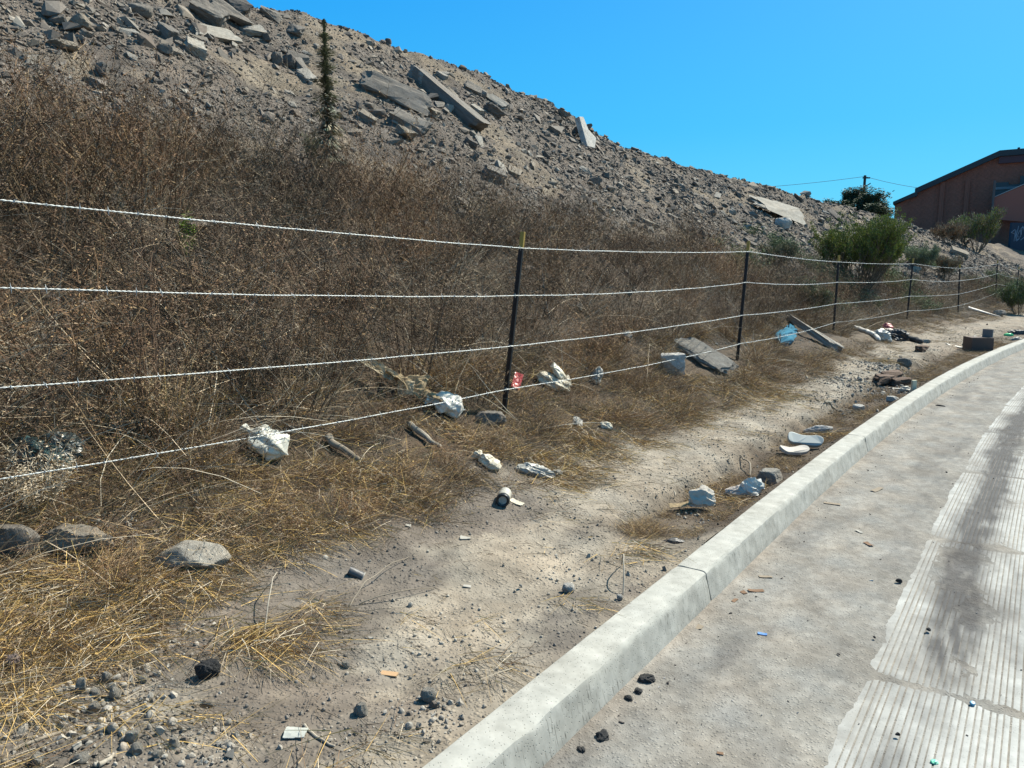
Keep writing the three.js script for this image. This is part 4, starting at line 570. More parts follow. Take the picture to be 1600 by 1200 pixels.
{ const s = spot(1427, 612), k = s.m, g = new THREE.BoxGeometry(6 * k, 18 * k + 0.1, 5 * k, 2, 3, 2), p = g.attributes.position; for (let i = 0; i < p.count; i++) p.setX(i, p.getX(i) * (1 + 0.15 * nz(p.getY(i) * 30, 3))); g.translate(0, 9 * k - 0.05, 0); one('marker_stub', g, plastic(0.62, 0.58, 0.42, 0.8), 'short cream stake standing behind the kerb', 'stake').position.copy(s.p); }
scrap('paper_scrap', 'flattened white paper beside the cream stake', 'paper', 1406, 608, 34, 12, WHITE, { amp: 0.3, th: 0.006 }); scrap('paper_scrap', 'long white paper strip left of the bricks', 'paper', 1378, 606, 36, 8, WHITE, { amp: 0.25, th: 0.005 }); sack('paper_scrap', 'white crumpled paper under the cream stake', 'paper', 1414, 612, 18, 9, WHITE, { seed: 131 });
rod('bare_stick', 'crooked bare stick in the ditch beyond the paper bag', 'stick', 1172, 745, 1157, 712, 0.008, WOOD, { bend: 0.6, arch: 0.05 }); rod('bare_stick', 'white forked stick on the dirt before the kerb bend', 'stick', 1288, 630, 1306, 640, 0.014, DRYWOOD); rod('bare_stick', 'thin stick leaning by the kerb near the middle joint', 'stick', 974, 932, 971, 884, 0.004, DRYWOOD, { arch: 0.12 });
// near verge
scrap('wood_flake', 'tan wood flake lying on the dirt near the kerb', 'flake', 603, 1053, 38, 11, std({ color: C(0.50, 0.32, 0.17), roughness: 0.9 }), { amp: 0.08, th: 0.005, ry: -0.22 });
{ const t = thing('broken_spoon', 'grey plastic shard with a twig handle at the bottom', 'shard'); const s = spot(462, 1148), k = s.m; lay(t, 462, 1148, { lift: 0.006 }); part('shard', folded(141, 34 * k, 26 * k, 0.02, 0.003), plastic(0.46, 0.47, 0.42, 0.5), t); }
rod('bare_stick', 'pale twig beside the grey plastic shard', 'stick', 474, 1134, 524, 1168, 0.006, DRYWOOD, { bend: 0.3 }); rod('bare_stick', 'dark brown cane lying in the gravel at lower left', 'stick', 18, 1176, 128, 1132, 0.0065, WOOD, { bend: 0.05, taper: 0.2 }); rod('bare_stick', 'short tan cane at the bottom of the gravel', 'stick', 155, 1198, 178, 1180, 0.008, DRYWOOD); rod('bare_stick', 'pale flat stick right of the dark cane', 'stick', 128, 1138, 162, 1136, 0.007, DRYWOOD, { bend: 0 });
rod('bare_stick', 'long thin stalk curving over the dirt below the path', 'stick', 560, 945, 680, 920, 0.0028, WOOD, { bend: 1.2, arch: 0.03 }); rod('bare_stick', 'second thin stalk crossing the long one on the dirt', 'stick', 545, 950, 640, 870, 0.0028, WOOD, { bend: -0.8, arch: 0.04 }); rod('bare_stick', 'thin upright straw leaning by the lower straw mat', 'stick', 412, 995, 436, 900, 0.0028, DRYWOOD, { arch: 0.1, bend: 0.5 });
{ const s = spot(556, 896), t = thing('drink_can', 'squashed dark can with a white rim in the grass edge', 'can'); lay(t, 556, 900, { lift: 0.012, rz: 1.2 }); const g = new THREE.CylinderGeometry(0.019, 0.021, 0.07, 18, 6), p = g.attributes.position; for (let i = 0; i < p.count; i++) { p.setX(i, p.getX(i) * (1 + 0.25 * nz(p.getY(i) * 40, i % 5))); } g.computeVertexNormals(); part('can_body', g, plastic(0.09, 0.09, 0.09, 0.5), t); part('can_rim', new THREE.TorusGeometry(0.021, 0.003, 6, 18).rotateX(Math.PI / 2).translate(0, -0.036, 0), WHITE, t); }
[[727, 842, 16, 10, 'white chip in the middle of the path'], [638, 822, 8, 8, 'tiny white chip near the grass edge'], [730, 917, 12, 7, 'white chip on the lower path'], [1436, 0, 0, 0, '']].filter(a => a[2]).forEach(([x, y, w, h, l]) => scrap('plastic_chip', l, 'chip', x, y, w, h, WHITE, { amp: 0.3, th: 0.003, n: 5 }));
// ───────── on the road
const onRoad = [[1012, 1068, 20, 16, 'black jagged clod nearest the kerb on the silt'], [997, 1087, 10, 11, 'small black clod left of the jagged one'], [982, 1098, 11, 9, 'smallest of the black clods by the kerb'], [942, 1157, 18, 16, 'curled black scrap on the silt near the bottom'], [908, 1178, 13, 9, 'flat black scrap at the bottom by the kerb'], [1405, 912, 13, 9, 'dark stone on the edge of the grooves'], [1450, 988, 10, 7, 'black pebble in the tyre mark'], [1402, 1153, 8, 7, 'black pebble on the grooved slab near the bottom'], [1366, 1000, 6, 5, 'tiny black pebble at the slab joint'], [1470, 636, 16, 4, 'dark flat scrap on the far silt']];
onRoad.forEach(([x, y, w, h, l], i) => { const s = spot(x, y), g = i < 5 ? crumple(151 + i, w * s.m / 2, h * s.m / 2.4, h * s.m / 2, 0.5, 2.5) : finish(scaled(rockGeo(160 + i, 3), w * s.m / 2, h * s.m / 2.4, h * s.m / 2), 0.5); const m = one('road_debris', g, RM.soot, l, 'debris'); m.position.copy(s.p); m.position.y = 0.012 + h * s.m * 0.12; m.rotation.y = i * 1.3; });
[[1181, 927, 24, 9, 'brown dry leaf on the silt beside the kerb'], [1093, 985, 14, 9, 'curled dry leaf by the kerb'], [1162, 930, 9, 8, 'small dry leaf left of the brown one'], [1196, 905, 20, 9, 'pale curled leaf beyond the brown one'], [1148, 942, 14, 6, 'withered leaf nearest the kerb joint'], [1342, 834, 14, 5, 'white paper bit on the silt'], [1125, 1183, 10, 6, 'dark leaf near the bottom of the silt'], [1370, 768, 30, 8, 'dark withered leaf cluster on the silt'], [1357, 854, 18, 8, 'grey leaf cluster nearer the grooves'], [1300, 790, 24, 10, 'brown leaf crumbs by the kerb foot']].forEach(([x, y, w, h, l], i) => { const s = spot(x, y), m = one('dry_leaf', folded(170 + i, w * s.m, h * s.m, 0.35 * h * s.m, 0.0012, 6), i === 5 ? WHITE : [DARKWOOD, WOOD][i % 2], l, 'leaf'); m.position.copy(s.p); m.position.y = 0.014; m.rotation.y = i; });
{ const s = spot(1191, 995), m = one('plastic_chip', folded(181, 14 * s.m, 7 * s.m, 0.004, 0.003, 6), plastic(0.12, 0.26, 0.55), 'blue plastic chip lying on the silt', 'chip'); m.position.copy(s.p); m.position.y = 0.014; m.rotation.y = -0.3; }
{ const s = spot(1519, 1101), m = one('bottle_cap', new THREE.LatheGeometry([[0, 0.008], [0.008, 0.008], [0.0095, 0.006], [0.0098, 0], [0.0085, 0], [0.008, 0.005]].map(([x, y]) => new THREE.Vector2(x, y)), 20), plastic(0.06, 0.30, 0.48), 'small blue bottle cap on the grooved slab', 'cap'); m.position.copy(s.p); m.position.y = 0.003; m.rotation.x = 0.3; }
{ const s = spot(1460, 1192), m = one('gum_wad', crumple(191, 0.011, 0.006, 0.009, 0.3, 2), plastic(0.12, 0.62, 0.40), 'mint green wad of gum on the grooved slab at the bottom', 'gum'); m.position.copy(s.p); m.position.y = 0.003; }

// ───────────────────────── living and dead plants one can tell apart
const leafM = new THREE.MeshPhysicalMaterial({ vertexColors: true, roughness: 0.8, side: THREE.DoubleSide, transmission: 0.2, thickness: 0 });
function limbs(r, out, p, d, len, rad, depth, tips, spread, up) { // tapering branches as thin prisms
  const n = 4, dir = d.clone(); let q = p.clone(); const ring = []; for (let i = 0; i <= n; i++) { const R = rad * (1 - 0.5 * i / n), s = V(1, 0, 0).cross(dir).normalize(), t = dir.clone().cross(s); ring.push([0, 1, 2, 3].map(k => q.clone().addScaledVector(s, R * Math.cos(k * 1.571)).addScaledVector(t, R * Math.sin(k * 1.571)))); if (i < n) { dir.add(V((r() - 0.5) * 0.25, up * 0.05, (r() - 0.5) * 0.25)).normalize(); q = q.clone().addScaledVector(dir, len / n); if (depth === 0) tips.push([q.clone(), dir.clone()]); } }
  for (let i = 0; i < n; i++) for (let k = 0; k < 4; k++) { const a = ring[i][k], b = ring[i][(k + 1) % 4], c = ring[i + 1][k], e = ring[i + 1][(k + 1) % 4], o = out.n; for (const v of [a, b, c, e]) out.pos.push(v.x, v.y, v.z); for (let m = 0; m < 4; m++) out.col.push(...out.tint); out.idx.push(o, o + 2, o + 1, o + 1, o + 2, o + 3); out.n += 4; }
  if (depth > 0) { const m = 3 + Math.floor(r() * 3); for (let i = 0; i < m; i++) limbs(r, out, p.clone().lerp(q, 0.35 + 0.65 * r()), dir.clone().add(V((r() - 0.5) * spread, (r() - 0.2) * spread * 0.5 + up * 0.2, (r() - 0.5) * spread)).normalize(), len * (0.5 + 0.3 * r()), rad * 0.5, depth - 1, tips, spread, up); }
}
function shrub(name, label, px, py, wpx, hpx, o) {
  const s = spot(px, py), w = wpx * s.m, h = hpx * s.m, r = rng(o.seed), t = thing(name, label, o.category ?? 'shrub', o.group); t.position.copy(s.p); t.position.y -= 0.04;
  const st = bag(), tips = []; st.tint = o.stem ?? [0.20, 0.15, 0.10];
  for (let i = 0; i < (o.stems ?? 14); i++) { const a = r() * 6.283, k = Math.sqrt(r()); limbs(r, st, V(Math.cos(a) * 0.06 * w, 0, Math.sin(a) * 0.06 * w), V(Math.cos(a) * k * w * 0.5, h * (0.62 + 0.2 * r()), Math.sin(a) * k * w * 0.5).normalize(), h * (0.42 + 0.14 * r()), 0.012 * h, 2, tips, o.spread ?? 0.9, o.up ?? 0.9); }
  part('stems', baked(st), vegM, t);
  const lv = bag(); let guard = 0; const L = o.leaf ?? 0.05, cut = o.bare ?? 0; for (let i = 0; i < (o.leaves ?? 12000); i++) { const [p, d] = tips[Math.floor(r() * tips.length)], y = p.y / h; if (r() > sst(cut - 0.2, cut + 0.3, y)) continue; const q = p.clone().add(V((r() - 0.5) * L * 2.4, (r() - 0.3) * L * 2, (r() - 0.5) * L * 2.4)); leaf(lv, q, d.clone().add(V(r() - 0.5, (r() - 0.2) * 1.2, r() - 0.5)).normalize(), rdir(r, r() - 0.5), L * (0.6 + 0.8 * r()), L * (o.thin ?? 0.16), tone(o.cols[Math.floor(r() * o.cols.length)], r, 0.35)); }
  part('foliage', baked(lv), leafM, t); return t;
}
const G1 = [0.10, 0.15, 0.025], G2 = [0.21, 0.25, 0.035], G3 = [0.06, 0.085, 0.02], GG = [0.19, 0.20, 0.12], GB = [0.24, 0.19, 0.11];
shrub('green_shrub', 'large bright green broom shrub behind the third fence post', 1345, 458, 135, 118, { seed: 1001, cols: [G1, G2, G2, G3], stems: 30, leaves: 60000, bare: 0.30, leaf: 0.05, thin: 0.2, spread: 1.5, up: 0.5 });
shrub('grey_shrub', 'dull grey green bush behind the second fence post', 1215, 425, 90, 52, { seed: 1002, cols: [GG, GB, G3], leaves: 12000, leaf: 0.05, category: 'shrub' }); shrub('grey_shrub', 'round grey green bush left below the bright green shrub', 1268, 492, 80, 50, { seed: 1003, cols: [GG, G3, GB], leaves: 12000, leaf: 0.05 });
shrub('grey_shrub', 'pale green bush right behind the bright green shrub', 1440, 425, 56, 42, { seed: 1004, cols: [[0.16, 0.22, 0.10], GG], leaves: 10000, leaf: 0.06 }); shrub('grey_shrub', 'reddish dry bush right of the pale green bush', 1478, 438, 50, 40, { seed: 1005, cols: [GB, RUST, GG], leaves: 8000, leaf: 0.06 });
shrub('green_shrub', 'dark green bush at the right edge beyond the last post', 1592, 492, 60, 48, { seed: 1006, cols: [G3, G1, GG], leaves: 10000, leaf: 0.07 }); shrub('grey_shrub', 'olive bush on the far rubble before the red building', 1524, 394, 96, 66, { seed: 1007, cols: [GG, G2, GB, G3], leaves: 12000, leaf: 0.13, bare: 0.2 }); shrub('grey_shrub', 'brown dry bush left of the olive bush', 1482, 384, 60, 36, { seed: 1008, cols: [GB, RUST], leaves: 7000, leaf: 0.11 });
shrub('grey_shrub', 'faint pale green weed clump left of the tall green weed', 488, 262, 44, 46, { seed: 1009, cols: [[0.22, 0.24, 0.12], GG], leaves: 3000, leaf: 0.035, stems: 9 }); keep(466, 205, 512, 262, spot(488, 262).d); keep(500, 180, 534, 292, spot(515, 292).d);
{ // tall narrow weed standing on the slope
  const s = spot(515, 292), t = thing('tall_weed', 'tall narrow dark green weed standing above the brush', 'weed'), r = rng(1020), h = 262 * s.m * 0.97, st = bag(), lv = bag(), dry = bag(); t.position.copy(s.p); t.position.y -= 0.05; st.tint = [0.10, 0.085, 0.05]; const tips = []; part('stem', new THREE.CylinderGeometry(0.005, 0.014, h, 8).translate(0, h / 2, 0), std({ color: C(0.10, 0.085, 0.05) }), t);
  const axis = (y) => V(0, y, 0);
  for (let i = 0; i < 3000; i++) { const whorl = Math.floor(r() * 70) / 70, y = h * (0.20 + 0.80 * clamp(whorl + 0.018 * (r() - 0.5))), f = y / h, a = r() * 6.283, L = lerp(0.20, 0.10, sst(0.2, 0.85, f)) * (1 - 0.7 * sst(0.8, 1, f)) * (0.5 + 0.75 * r()) * (0.8 + 0.4 * Math.sin(whorl * 61)), dir = V(Math.cos(a), f > 0.85 ? 1.1 : lerp(-0.25, 0.5, sst(0.25, 0.75, f)), Math.sin(a)).normalize(), p = axis(y); const out = f < 0.42 && r() < 0.7 ? dry : lv, col = tone(out === dry ? [0.27, 0.23, 0.15] : [0.15, 0.175, 0.095], r, 0.45); const mid = p.clone().addScaledVector(dir, L * 0.55), side = V(-Math.sin(a), 0, Math.cos(a)); leaf(out, p, dir, side, L * 0.6, 0.011, col); leaf(out, mid, dir.clone().add(V(0, -0.5, 0)).normalize(), side, L * 0.5, 0.009, col); }
  part('leaves', baked(lv), leafM, t); part('withered_leaves', baked(dry), vegM, t);
}
function stalks(name, label, px, py, wpx, hpx, n, palette, seed, o = {}) { const s = spot(px, py), t = thing(name, label, o.category ?? 'dead weed', o.group), r = rng(seed), st = bag(), fl = bag(), w = wpx * s.m, h = hpx * s.m; t.position.copy(s.p); t.position.y -= 0.03; if (o.leafCol) keep(px - 14, py - hpx, px + 14, py, s.d); for (let i = 0; i < n; i++) { const a = r() * 6.28, k = Math.sqrt(r()) * 0.5 * w, pts = ribbon(st, V(Math.cos(a) * 0.03, 0, Math.sin(a) * 0.03), V(Math.cos(a) * k, h, Math.sin(a) * k), h * (0.6 + 0.45 * r()), 0.006, 0.25, r, tone(palette[Math.floor(r() * palette.length)], r, 0.3), 6); for (let q = 2; q < 7; q++) for (let b = 0; b < 2; b++) { const tw = ribbon(fl, pts[q], rdir(r, 1.2), h * 0.12 * (0.4 + r()), 0.0032, 0.5, r, tone(palette[0], r, 0.3), 2); for (let z = 0; z < (o.leafy ?? 3); z++) leaf(fl, tw[Math.floor(r() * 3)], rdir(r, 0.3), rdir(r, 0), 0.016 * (o.big ?? 1), 0.004 * (o.big ?? 1), tone(o.leafCol ?? palette[0], r, 0.3)); } } part('stems', baked(st), vegM, t); part(o.leafCol ? 'leaves' : 'twigs', baked(fl), vegM, t); return t; }
stalks('dead_weed', 'tall bundle of dark dead stalks crossing the lower wires at left', 236, 690, 60, 330, 22, [RUST, BROWN, RUST], 1031); stalks('dead_weed', 'golden dry weed clump at the foot of the dark stalks', 262, 690, 110, 130, 60, [TAN, GOLD, BROWN], 1032); stalks('dead_weed', 'dark bare weed in the brush under the white skyline panel', 985, 452, 40, 80, 8, [RUST, BROWN], 1033); stalks('dead_weed', 'thin dark stalk left of the tall green weed', 447, 292, 14, 60, 4, [RUST, BROWN], 1034);
stalks('green_sprig', 'single bright green sprig poking through under the top wire', 292, 404, 14, 72, 5, [[0.26, 0.38, 0.07]], 1035, { leafCol: [0.26, 0.40, 0.07], big: 2.8, leafy: 6, category: 'sprig' });
stalks('dead_weed', 'bleached grass spray low in front of the teal bag', 60, 800, 130, 110, 50, [PALE, TAN, TAN], 1036); stalks('dead_weed', 'grey twig tangle right of the dark stalks', 420, 610, 140, 130, 40, [GREY, RUST], 1037); stalks('dead_weed', 'brown dead bush left of the nearest full post', 560, 480, 120, 130, 40, [BROWN, RUST], 1038);

// ───────────────────────── beyond the hill
{ // red building with a stepped roof line and a lean-to
  const D = 66, k = D / (FPX * CP), X = (px) => (px - 1500) * k * 0.86, base = 3.0, t = thing('red_building', 'dark red gabled building with a black roof edge beyond the hill', 'building'); const o = seen(1500, 430, D); t.position.set(o.x, base, o.z); t.rotation.y = -0.53;
  const Y = (py) => seen(1500, py, D).y - base, wallM = std({ color: C(0.46, 0.165, 0.105), map: rockMap, roughness: 0.95 }), trim = std({ color: C(0.035, 0.045, 0.05), roughness: 0.7 }), pinkM = std({ color: C(0.42, 0.14, 0.095), roughness: 0.9 });
  const outline = (pts) => { const s = new THREE.Shape(); pts.forEach(([x, y], i) => i ? s.lineTo(x, y) : s.moveTo(x, y)); return s; }, ext = (s, d) => new THREE.ExtrudeGeometry(s, { depth: d, bevelEnabled: false });
  part('wall', ext(outline([[X(1388), 0], [X(1388), Y(316)], [X(1421), Y(302)], [X(1421), Y(296)], [X(1543), Y(245)], [X(1680), Y(243)], [X(1680), 0]]), 14).translate(0, 0, -14), wallM, t);
  part('roof_edge', ext(outline([[X(1385), Y(315)], [X(1385), Y(311)], [X(1419), Y(297)], [X(1419), Y(291)], [X(1543), Y(239)], [X(1684), Y(237)], [X(1684), Y(246)], [X(1543), Y(248)], [X(1423), Y(298)], [X(1423), Y(303)]]), 14.8).translate(0, 0, -14.4), trim, t);
  part('fascia_board', ext(outline([[X(1543), Y(248.5)], [X(1684), Y(246.5)], [X(1684), Y(257)], [X(1543), Y(259)]]), 0.25).translate(0, 0, 0.02), std({ color: C(0.11, 0.055, 0.06), roughness: 0.9 }), t);
  const wm = std({ color: C(0.03, 0.035, 0.045), roughness: 0.35 }); part('window', ext(outline([[X(1541), Y(311)], [X(1541), Y(288)], [X(1560), Y(288)], [X(1560), Y(292)], [X(1576), Y(292)], [X(1576), Y(280)], [X(1640), Y(279)], [X(1640), Y(311)]]), 0.12).translate(0, 0, 0.01), wm, t); part('window_rail', new THREE.BoxGeometry(X(1575) - X(1541), 0.2, 0.1).translate((X(1575) + X(1541)) / 2, Y(297), 0.2), std({ color: C(0.22, 0.23, 0.24) }), t);
  part('lean_to', ext(outline([[X(1538), Y(314)], [X(1600), Y(288)], [X(1660), Y(262)], [X(1660), Y(360)], [X(1538), Y(345)]]), 0.4).translate(0, 0, 1.2), pinkM, t); part('gutter', ext(outline([[X(1538), Y(313.6)], [X(1538), Y(312.4)], [X(1660), Y(260.4)], [X(1660), Y(261.7)]]), 0.5).translate(0, 0, 1.15), std({ color: C(0.45, 0.42, 0.40) }), t);
  for (const px of [1539, 1597]) part('post', new THREE.CylinderGeometry(0.09, 0.09, Y(288) + 0, 10).translate(X(px), Y(288) / 2, 1.95), std({ color: C(0.16, 0.12, 0.11) }), t);
  for (const px of [1571, 1583, 1592]) { part('roof_vent', new THREE.CylinderGeometry(0.09, 0.12, 0.32, 8).translate(X(px), Y(238) + 0.1, -1), trim, t); }
  for (const px of [1462, 1500]) part('pilaster', new THREE.BoxGeometry(0.35, Y(282), 0.16).translate(X(px), Y(282) / 2, 0.08), wallM, t);
}
{ const D = 60, o = seen(1588, 352, D), w = 36 * D / FPX, t = thing('graffiti_wall', 'low dark wall with white graffiti at the right edge', 'wall'); t.position.set(o.x + 0.5, o.y - 1.9, o.z); part('wall_block', new THREE.BoxGeometry(w, 2.1, 0.25).translate(0, 1.05, 0), std({ color: C(0.035, 0.05, 0.075), roughness: 0.9 }), t); const r = rng(5), ink = std({ color: C(0.38, 0.42, 0.48) }); for (let i = 0; i < 5; i++) { const P = []; let x = -w * 0.4 + i * w * 0.19, y = 1.2; for (let k = 0; k < 7; k++) P.push(V(x + (r() - 0.5) * 0.5, 1.25 + (r() - 0.5) * 1.2, 0.13)); part('graffiti_stroke', new THREE.TubeGeometry(new THREE.CatmullRomCurve3(P), 40, 0.022, 4), ink, t); } }
{ // tree behind the ridge
  const D = 58, o = seen(1330, 330, D), r = rng(1050), t = thing('round_tree', 'dark green round tree rising behind the ridge', 'tree'), base = landAt(o.x, D), top = (seen(1352, 288, D).y - base) * 1.08; t.position.set(o.x, base, o.z); const st = bag(), tips = []; st.tint = [0.10, 0.075, 0.05]; limbs(r, st, V(0, 0, 0), V(0.02, 1, 0), top * 0.45, 0.16, 0, [], 0, 1); for (let i = 0; i < 12; i++) { const a = r() * 6.28; limbs(r, st, V(0, top * (0.25 + 0.2 * r()), 0), V(Math.cos(a), 0.15 + 1.1 * r(), Math.sin(a)).normalize(), top * (0.22 + 0.08 * r()), 0.07, 2, tips, 1.0, 0.3); } part('trunk', baked(st), vegM, t);
  const lv = bag(); for (let i = 0; i < 60000; i++) { const [p, d] = tips[Math.floor(r() * tips.length)]; leaf(lv, p.clone().add(V((r() - 0.5) * 0.5, (r() - 0.4) * 0.5, (r() - 0.5) * 0.5)), rdir(r, r() - 0.4), rdir(r, r() - 0.5), 0.15 + 0.12 * r(), 0.045, tone([0.055, 0.085, 0.03], r, 0.4)); } part('crown', baked(lv), leafM, t);
}
{ // utility pole with its two wires
  const D = 76, o = seen(1348, 330, D), t = thing('utility_pole', 'thin utility pole with sagging wires behind the round tree', 'utility pole'), base = 3, top = seen(1348, 274, D).y - base, m = std({ color: C(0.06, 0.055, 0.05) }); t.position.set(o.x, base, o.z); part('pole', new THREE.CylinderGeometry(0.12, 0.16, top, 10).translate(0, top / 2, 0), m, t); part('crossarm', new THREE.BoxGeometry(0.7, 0.12, 0.12).translate(0.1, top - 0.25, 0.1), m, t); part('bracket', new THREE.TubeGeometry(new THREE.CatmullRomCurve3([V(0.1, top - 1.0, 0), V(0.35, top - 0.9, 0), V(0.55, top - 0.75, 0.1)]), 8, 0.05, 5), m, t); const wire = (dx, dy, dz) => new THREE.TubeGeometry(new THREE.QuadraticBezierCurve3(V(0, top - 0.1, 0), V(dx / 2, top - 0.1 + dy / 2 - 0.8, dz / 2), V(dx, top - 0.1 + dy, dz)), 30, 0.018, 4); part('wire', wire(-22, -1.4, 0), m, t); part('wire', wire(12, -1.2, -2), m, t);
}

// ───────────────────────── weeds, straw and litter around all of it
// a standing dead bush: upright forked stems, crumbs of leaf and seed towards the top
function deadBush(seed, stems, h, spread) {
  const r = rng(seed), o = bag(), warm = r();
  for (let i = 0; i < stems; i++) {
    const a = r() * 6.283, k = Math.sqrt(r()), p = V(Math.cos(a) * k * spread * 0.32, -0.06, Math.sin(a) * k * spread * 0.32), col = tone(r() < 0.45 ? BROWN : r() < 0.4 ? RUST : r() < 0.7 ? TAN : GREY, r, 0.4), L = h * (0.45 + 0.65 * r());
    const pts = ribbon(o, p, V(Math.cos(a) * k * 0.75 + 0.5 * (r() - 0.5), 1.1, Math.sin(a) * k * 0.75 + 0.5 * (r() - 0.5)), L, 0.0056, 0.55, r, col, 5);
    for (let n = 2; n < pts.length; n++) for (let b = 0; b < 2; b++) {
      const q = ribbon(o, pts[n], rdir(r, 0.5 + 1.4 * r()), L * (0.10 + 0.16 * r()), 0.0034, 0.8, r, tone(col, r, 0.3), 2);
      for (let s = 0; s < 4; s++) { const c = q[Math.floor(r() * 3)].clone().add(V((r() - 0.5) * 0.03, (r() - 0.5) * 0.03, (r() - 0.5) * 0.03)); leaf(o, c, rdir(r, r() - 0.3), rdir(r, r() - 0.5), 0.012 + 0.018 * r(), 0.0045, tone(r() < 0.55 ? BROWN : r() < 0.4 ? TAN : r() < 0.7 ? RUST : GREY, r, 0.35)); }
    }
  }
  return baked(o);
}
const bushes = [1, 2, 3, 4, 5, 6, 7].map(k => deadBush(330 + k, 54, 0.62 + 0.09 * (k % 4), 0.62));
scatter('dead_bushes', 'standing brown dead weeds in clumps on the slope behind the fence', 'dry brush', bushes, vegM, 600, (() => { const taken = []; return (r) => {
  const u = -5.5 + 48 * Math.pow(r(), 1.45), F = fenceQ(u), top = grassTop(u) + 0.6 * fbm(u * 0.9, 2, 3, 3), q = F - 0.62 + (top - F + 0.62) * r(); if (q < F && (u < -3 || holes(u, q) > 0.1)) return null; if (r() > 1.15 - sst(top - 1.3, top + 0.1, q)) return null;
  if (u > 14 && q - F < 0.8 && r() < 0.85) return null; const gap = (0.40 + 0.03 * Math.min(6, Math.max(0, u))) * (u > 9 ? 0.7 : 1) - 0.12 * sst(F + 1.4, F + 2.6, q) + 0.16 * fbm(u * 0.6, q * 0.7, 44, 2); for (const [a, b] of taken) if ((a - u) ** 2 + (b - q) ** 2 < gap * gap) return null;
  const s = (0.7 + 0.65 * r()) * (0.3 + 0.65 * sst(F - 0.6, F + 0.9, q)) * (1 - 0.35 * sst(top - 0.7, top, q)), g = grow(r, u, q, s, 0.35, 0.9 + 0.4 * r(), 1); if (!g) return null; taken.push([u, q]); const t = fbm(u * 0.7, q * 0.8, 23, 2), v = 0.58 + 0.8 * r() * r() + 0.3 * t; g.c = C(v * (1.06 + 0.25 * t), v, v * (0.92 - 0.3 * t)); return g;
}; })(), 919);
const brushes = [1, 2, 3, 4, 5, 6].map(k => brushTuft(200 + k, 13, 0.5 + 0.05 * (k % 3), 0.2));
scatter('dry_brush', 'tangled brown dead weeds filling the slope behind the fence', 'dry brush', brushes, vegM, 2000, (r) => {
  const u = -5.5 + 50 * Math.pow(r(), 1.55), F = fenceQ(u), top = grassTop(u) + 0.45 * fbm(u * 0.9, 2, 3, 3), q = F - 0.45 + (top - F + 0.45) * r();
  const hole = holes(u, q); const thick = sst(F + 0.9, F + 1.8, q) * 0.16; if (hole > -0.04 + thick && r() < 0.92) return null; const edge = 1 - sst(top - 1.1, top, q); if (r() > 0.1 + edge) return null; const mound = 1 + 0.7 * fbm(u * 0.8, q * 0.9, 88, 2);
  if (u > 14 && q - F < 0.9 && r() < 0.8) return null;
  const low = 0.5 + 0.5 * sst(F - 0.5, F + 0.7, q); return grow(r, u, q, (0.36 + 0.4 * r()) * low * mound * (u > 12 ? 1.15 : 1), 0.5, 0.85 + 0.4 * r(), 1);
}, 911);
const tallG = [1, 2, 3, 4].map(k => grassTuft(230 + k, 20, 0.75, 0.25, [TAN, TAN, GREY, PALE, PALE], 0.55, 0.0046));
scatter('dry_grass', 'bleached tan grass stems leaning among the brown weeds', 'dry grass', tallG, vegM, 1900, (r) => {
  const u = -5.5 + 34 * Math.pow(r(), 1.8), F = fenceQ(u), top = grassTop(u), q = F - 0.3 + (top - F + 0.2) * r(), k = fbm(u * 0.8 + 9, q * 0.8, 15, 3); if (r() > 0.45 + 1.5 * k - 0.3 * sst(3, 9, u)) return null;
  return grow(r, u, q, 0.65 + 0.5 * r(), 0.7, 1, 0.95);
}, 912);
const lowG = [1, 2, 3, 4].map(k => grassTuft(250 + k, 40, 0.26, 0.2, [BROWN, BROWN, TAN, GREY, RUST, TAN, GOLD], 0.5, 0.0034));
scatter('low_dry_grass', 'low brown grass and litter at the foot of the slope', 'dry grass', lowG, vegM, 9500, (r) => {
  const u = -5 + 40 * Math.pow(r(), 1.6), F = fenceQ(u), s = F / 2.3, q = (1.15 + 1.8 * Math.pow(r(), 0.75)) * s, p = q / s; const w = 0.25 * fbm(u * 1.1, q * 1.6, 6, 4);
  const bare = table([[-3, 1.6], [-0.4, 1.56], [0.6, 1.34], [3, 1.42], [8, 1.45]], u); if (p + w < bare && r() < 0.93) return null; if (holes(u * 1.6 + 5, q * 1.6) > 0.05 && r() < 0.85) return null; if (u > 12 && r() < 0.45) return null;
  return grow(r, u, q, 0.6 + 0.6 * r(), 0.7, 0.8, 1, 0.01);
}, 913);
const goldAt = blob([[60, 930, 90], [150, 900, 80], [230, 930, 70], [120, 980, 80], [190, 1000, 40], [30, 1000, 60, 0.7], [290, 905, 60, 0.8], [430, 980, 60, 0.9], [480, 950, 50, 0.7], [400, 1010, 30], [40, 1080, 60, 0.7], [120, 1150, 70, 0.7], [30, 1170, 60, 0.8], [200, 1120, 40, 0.5], [880, 740, 45], [930, 700, 50, 0.9], [1000, 690, 40, 0.6], [840, 720, 40, 0.8], [700, 680, 50, 0.7], [730, 1150, 30], [780, 1080, 30, 0.8], [600, 1180, 40, 0.7], [830, 1040, 40, 0.5], [1010, 875, 40, 0.6], [930, 930, 40, 0.5], [1130, 775, 40, 0.7], [1300, 680, 30, 0.9], [1270, 700, 30, 0.6], [1170, 590, 40, 0.8], [1130, 610, 50, 0.7], [1200, 620, 40, 0.6], [1060, 640, 50, 0.6], [540, 740, 70, 0.6], [420, 780, 70, 0.6], [600, 770, 60, 0.5], [330, 860, 60, 0.6], [500, 830, 60, 0.5], [1370, 565, 18, 0.9], [1330, 505, 40, 0.6], [1450, 470, 40, 0.5], [20, 800, 80, 0.6], [250, 700, 60, 0.5], [230, 640, 50, 0.5]]);
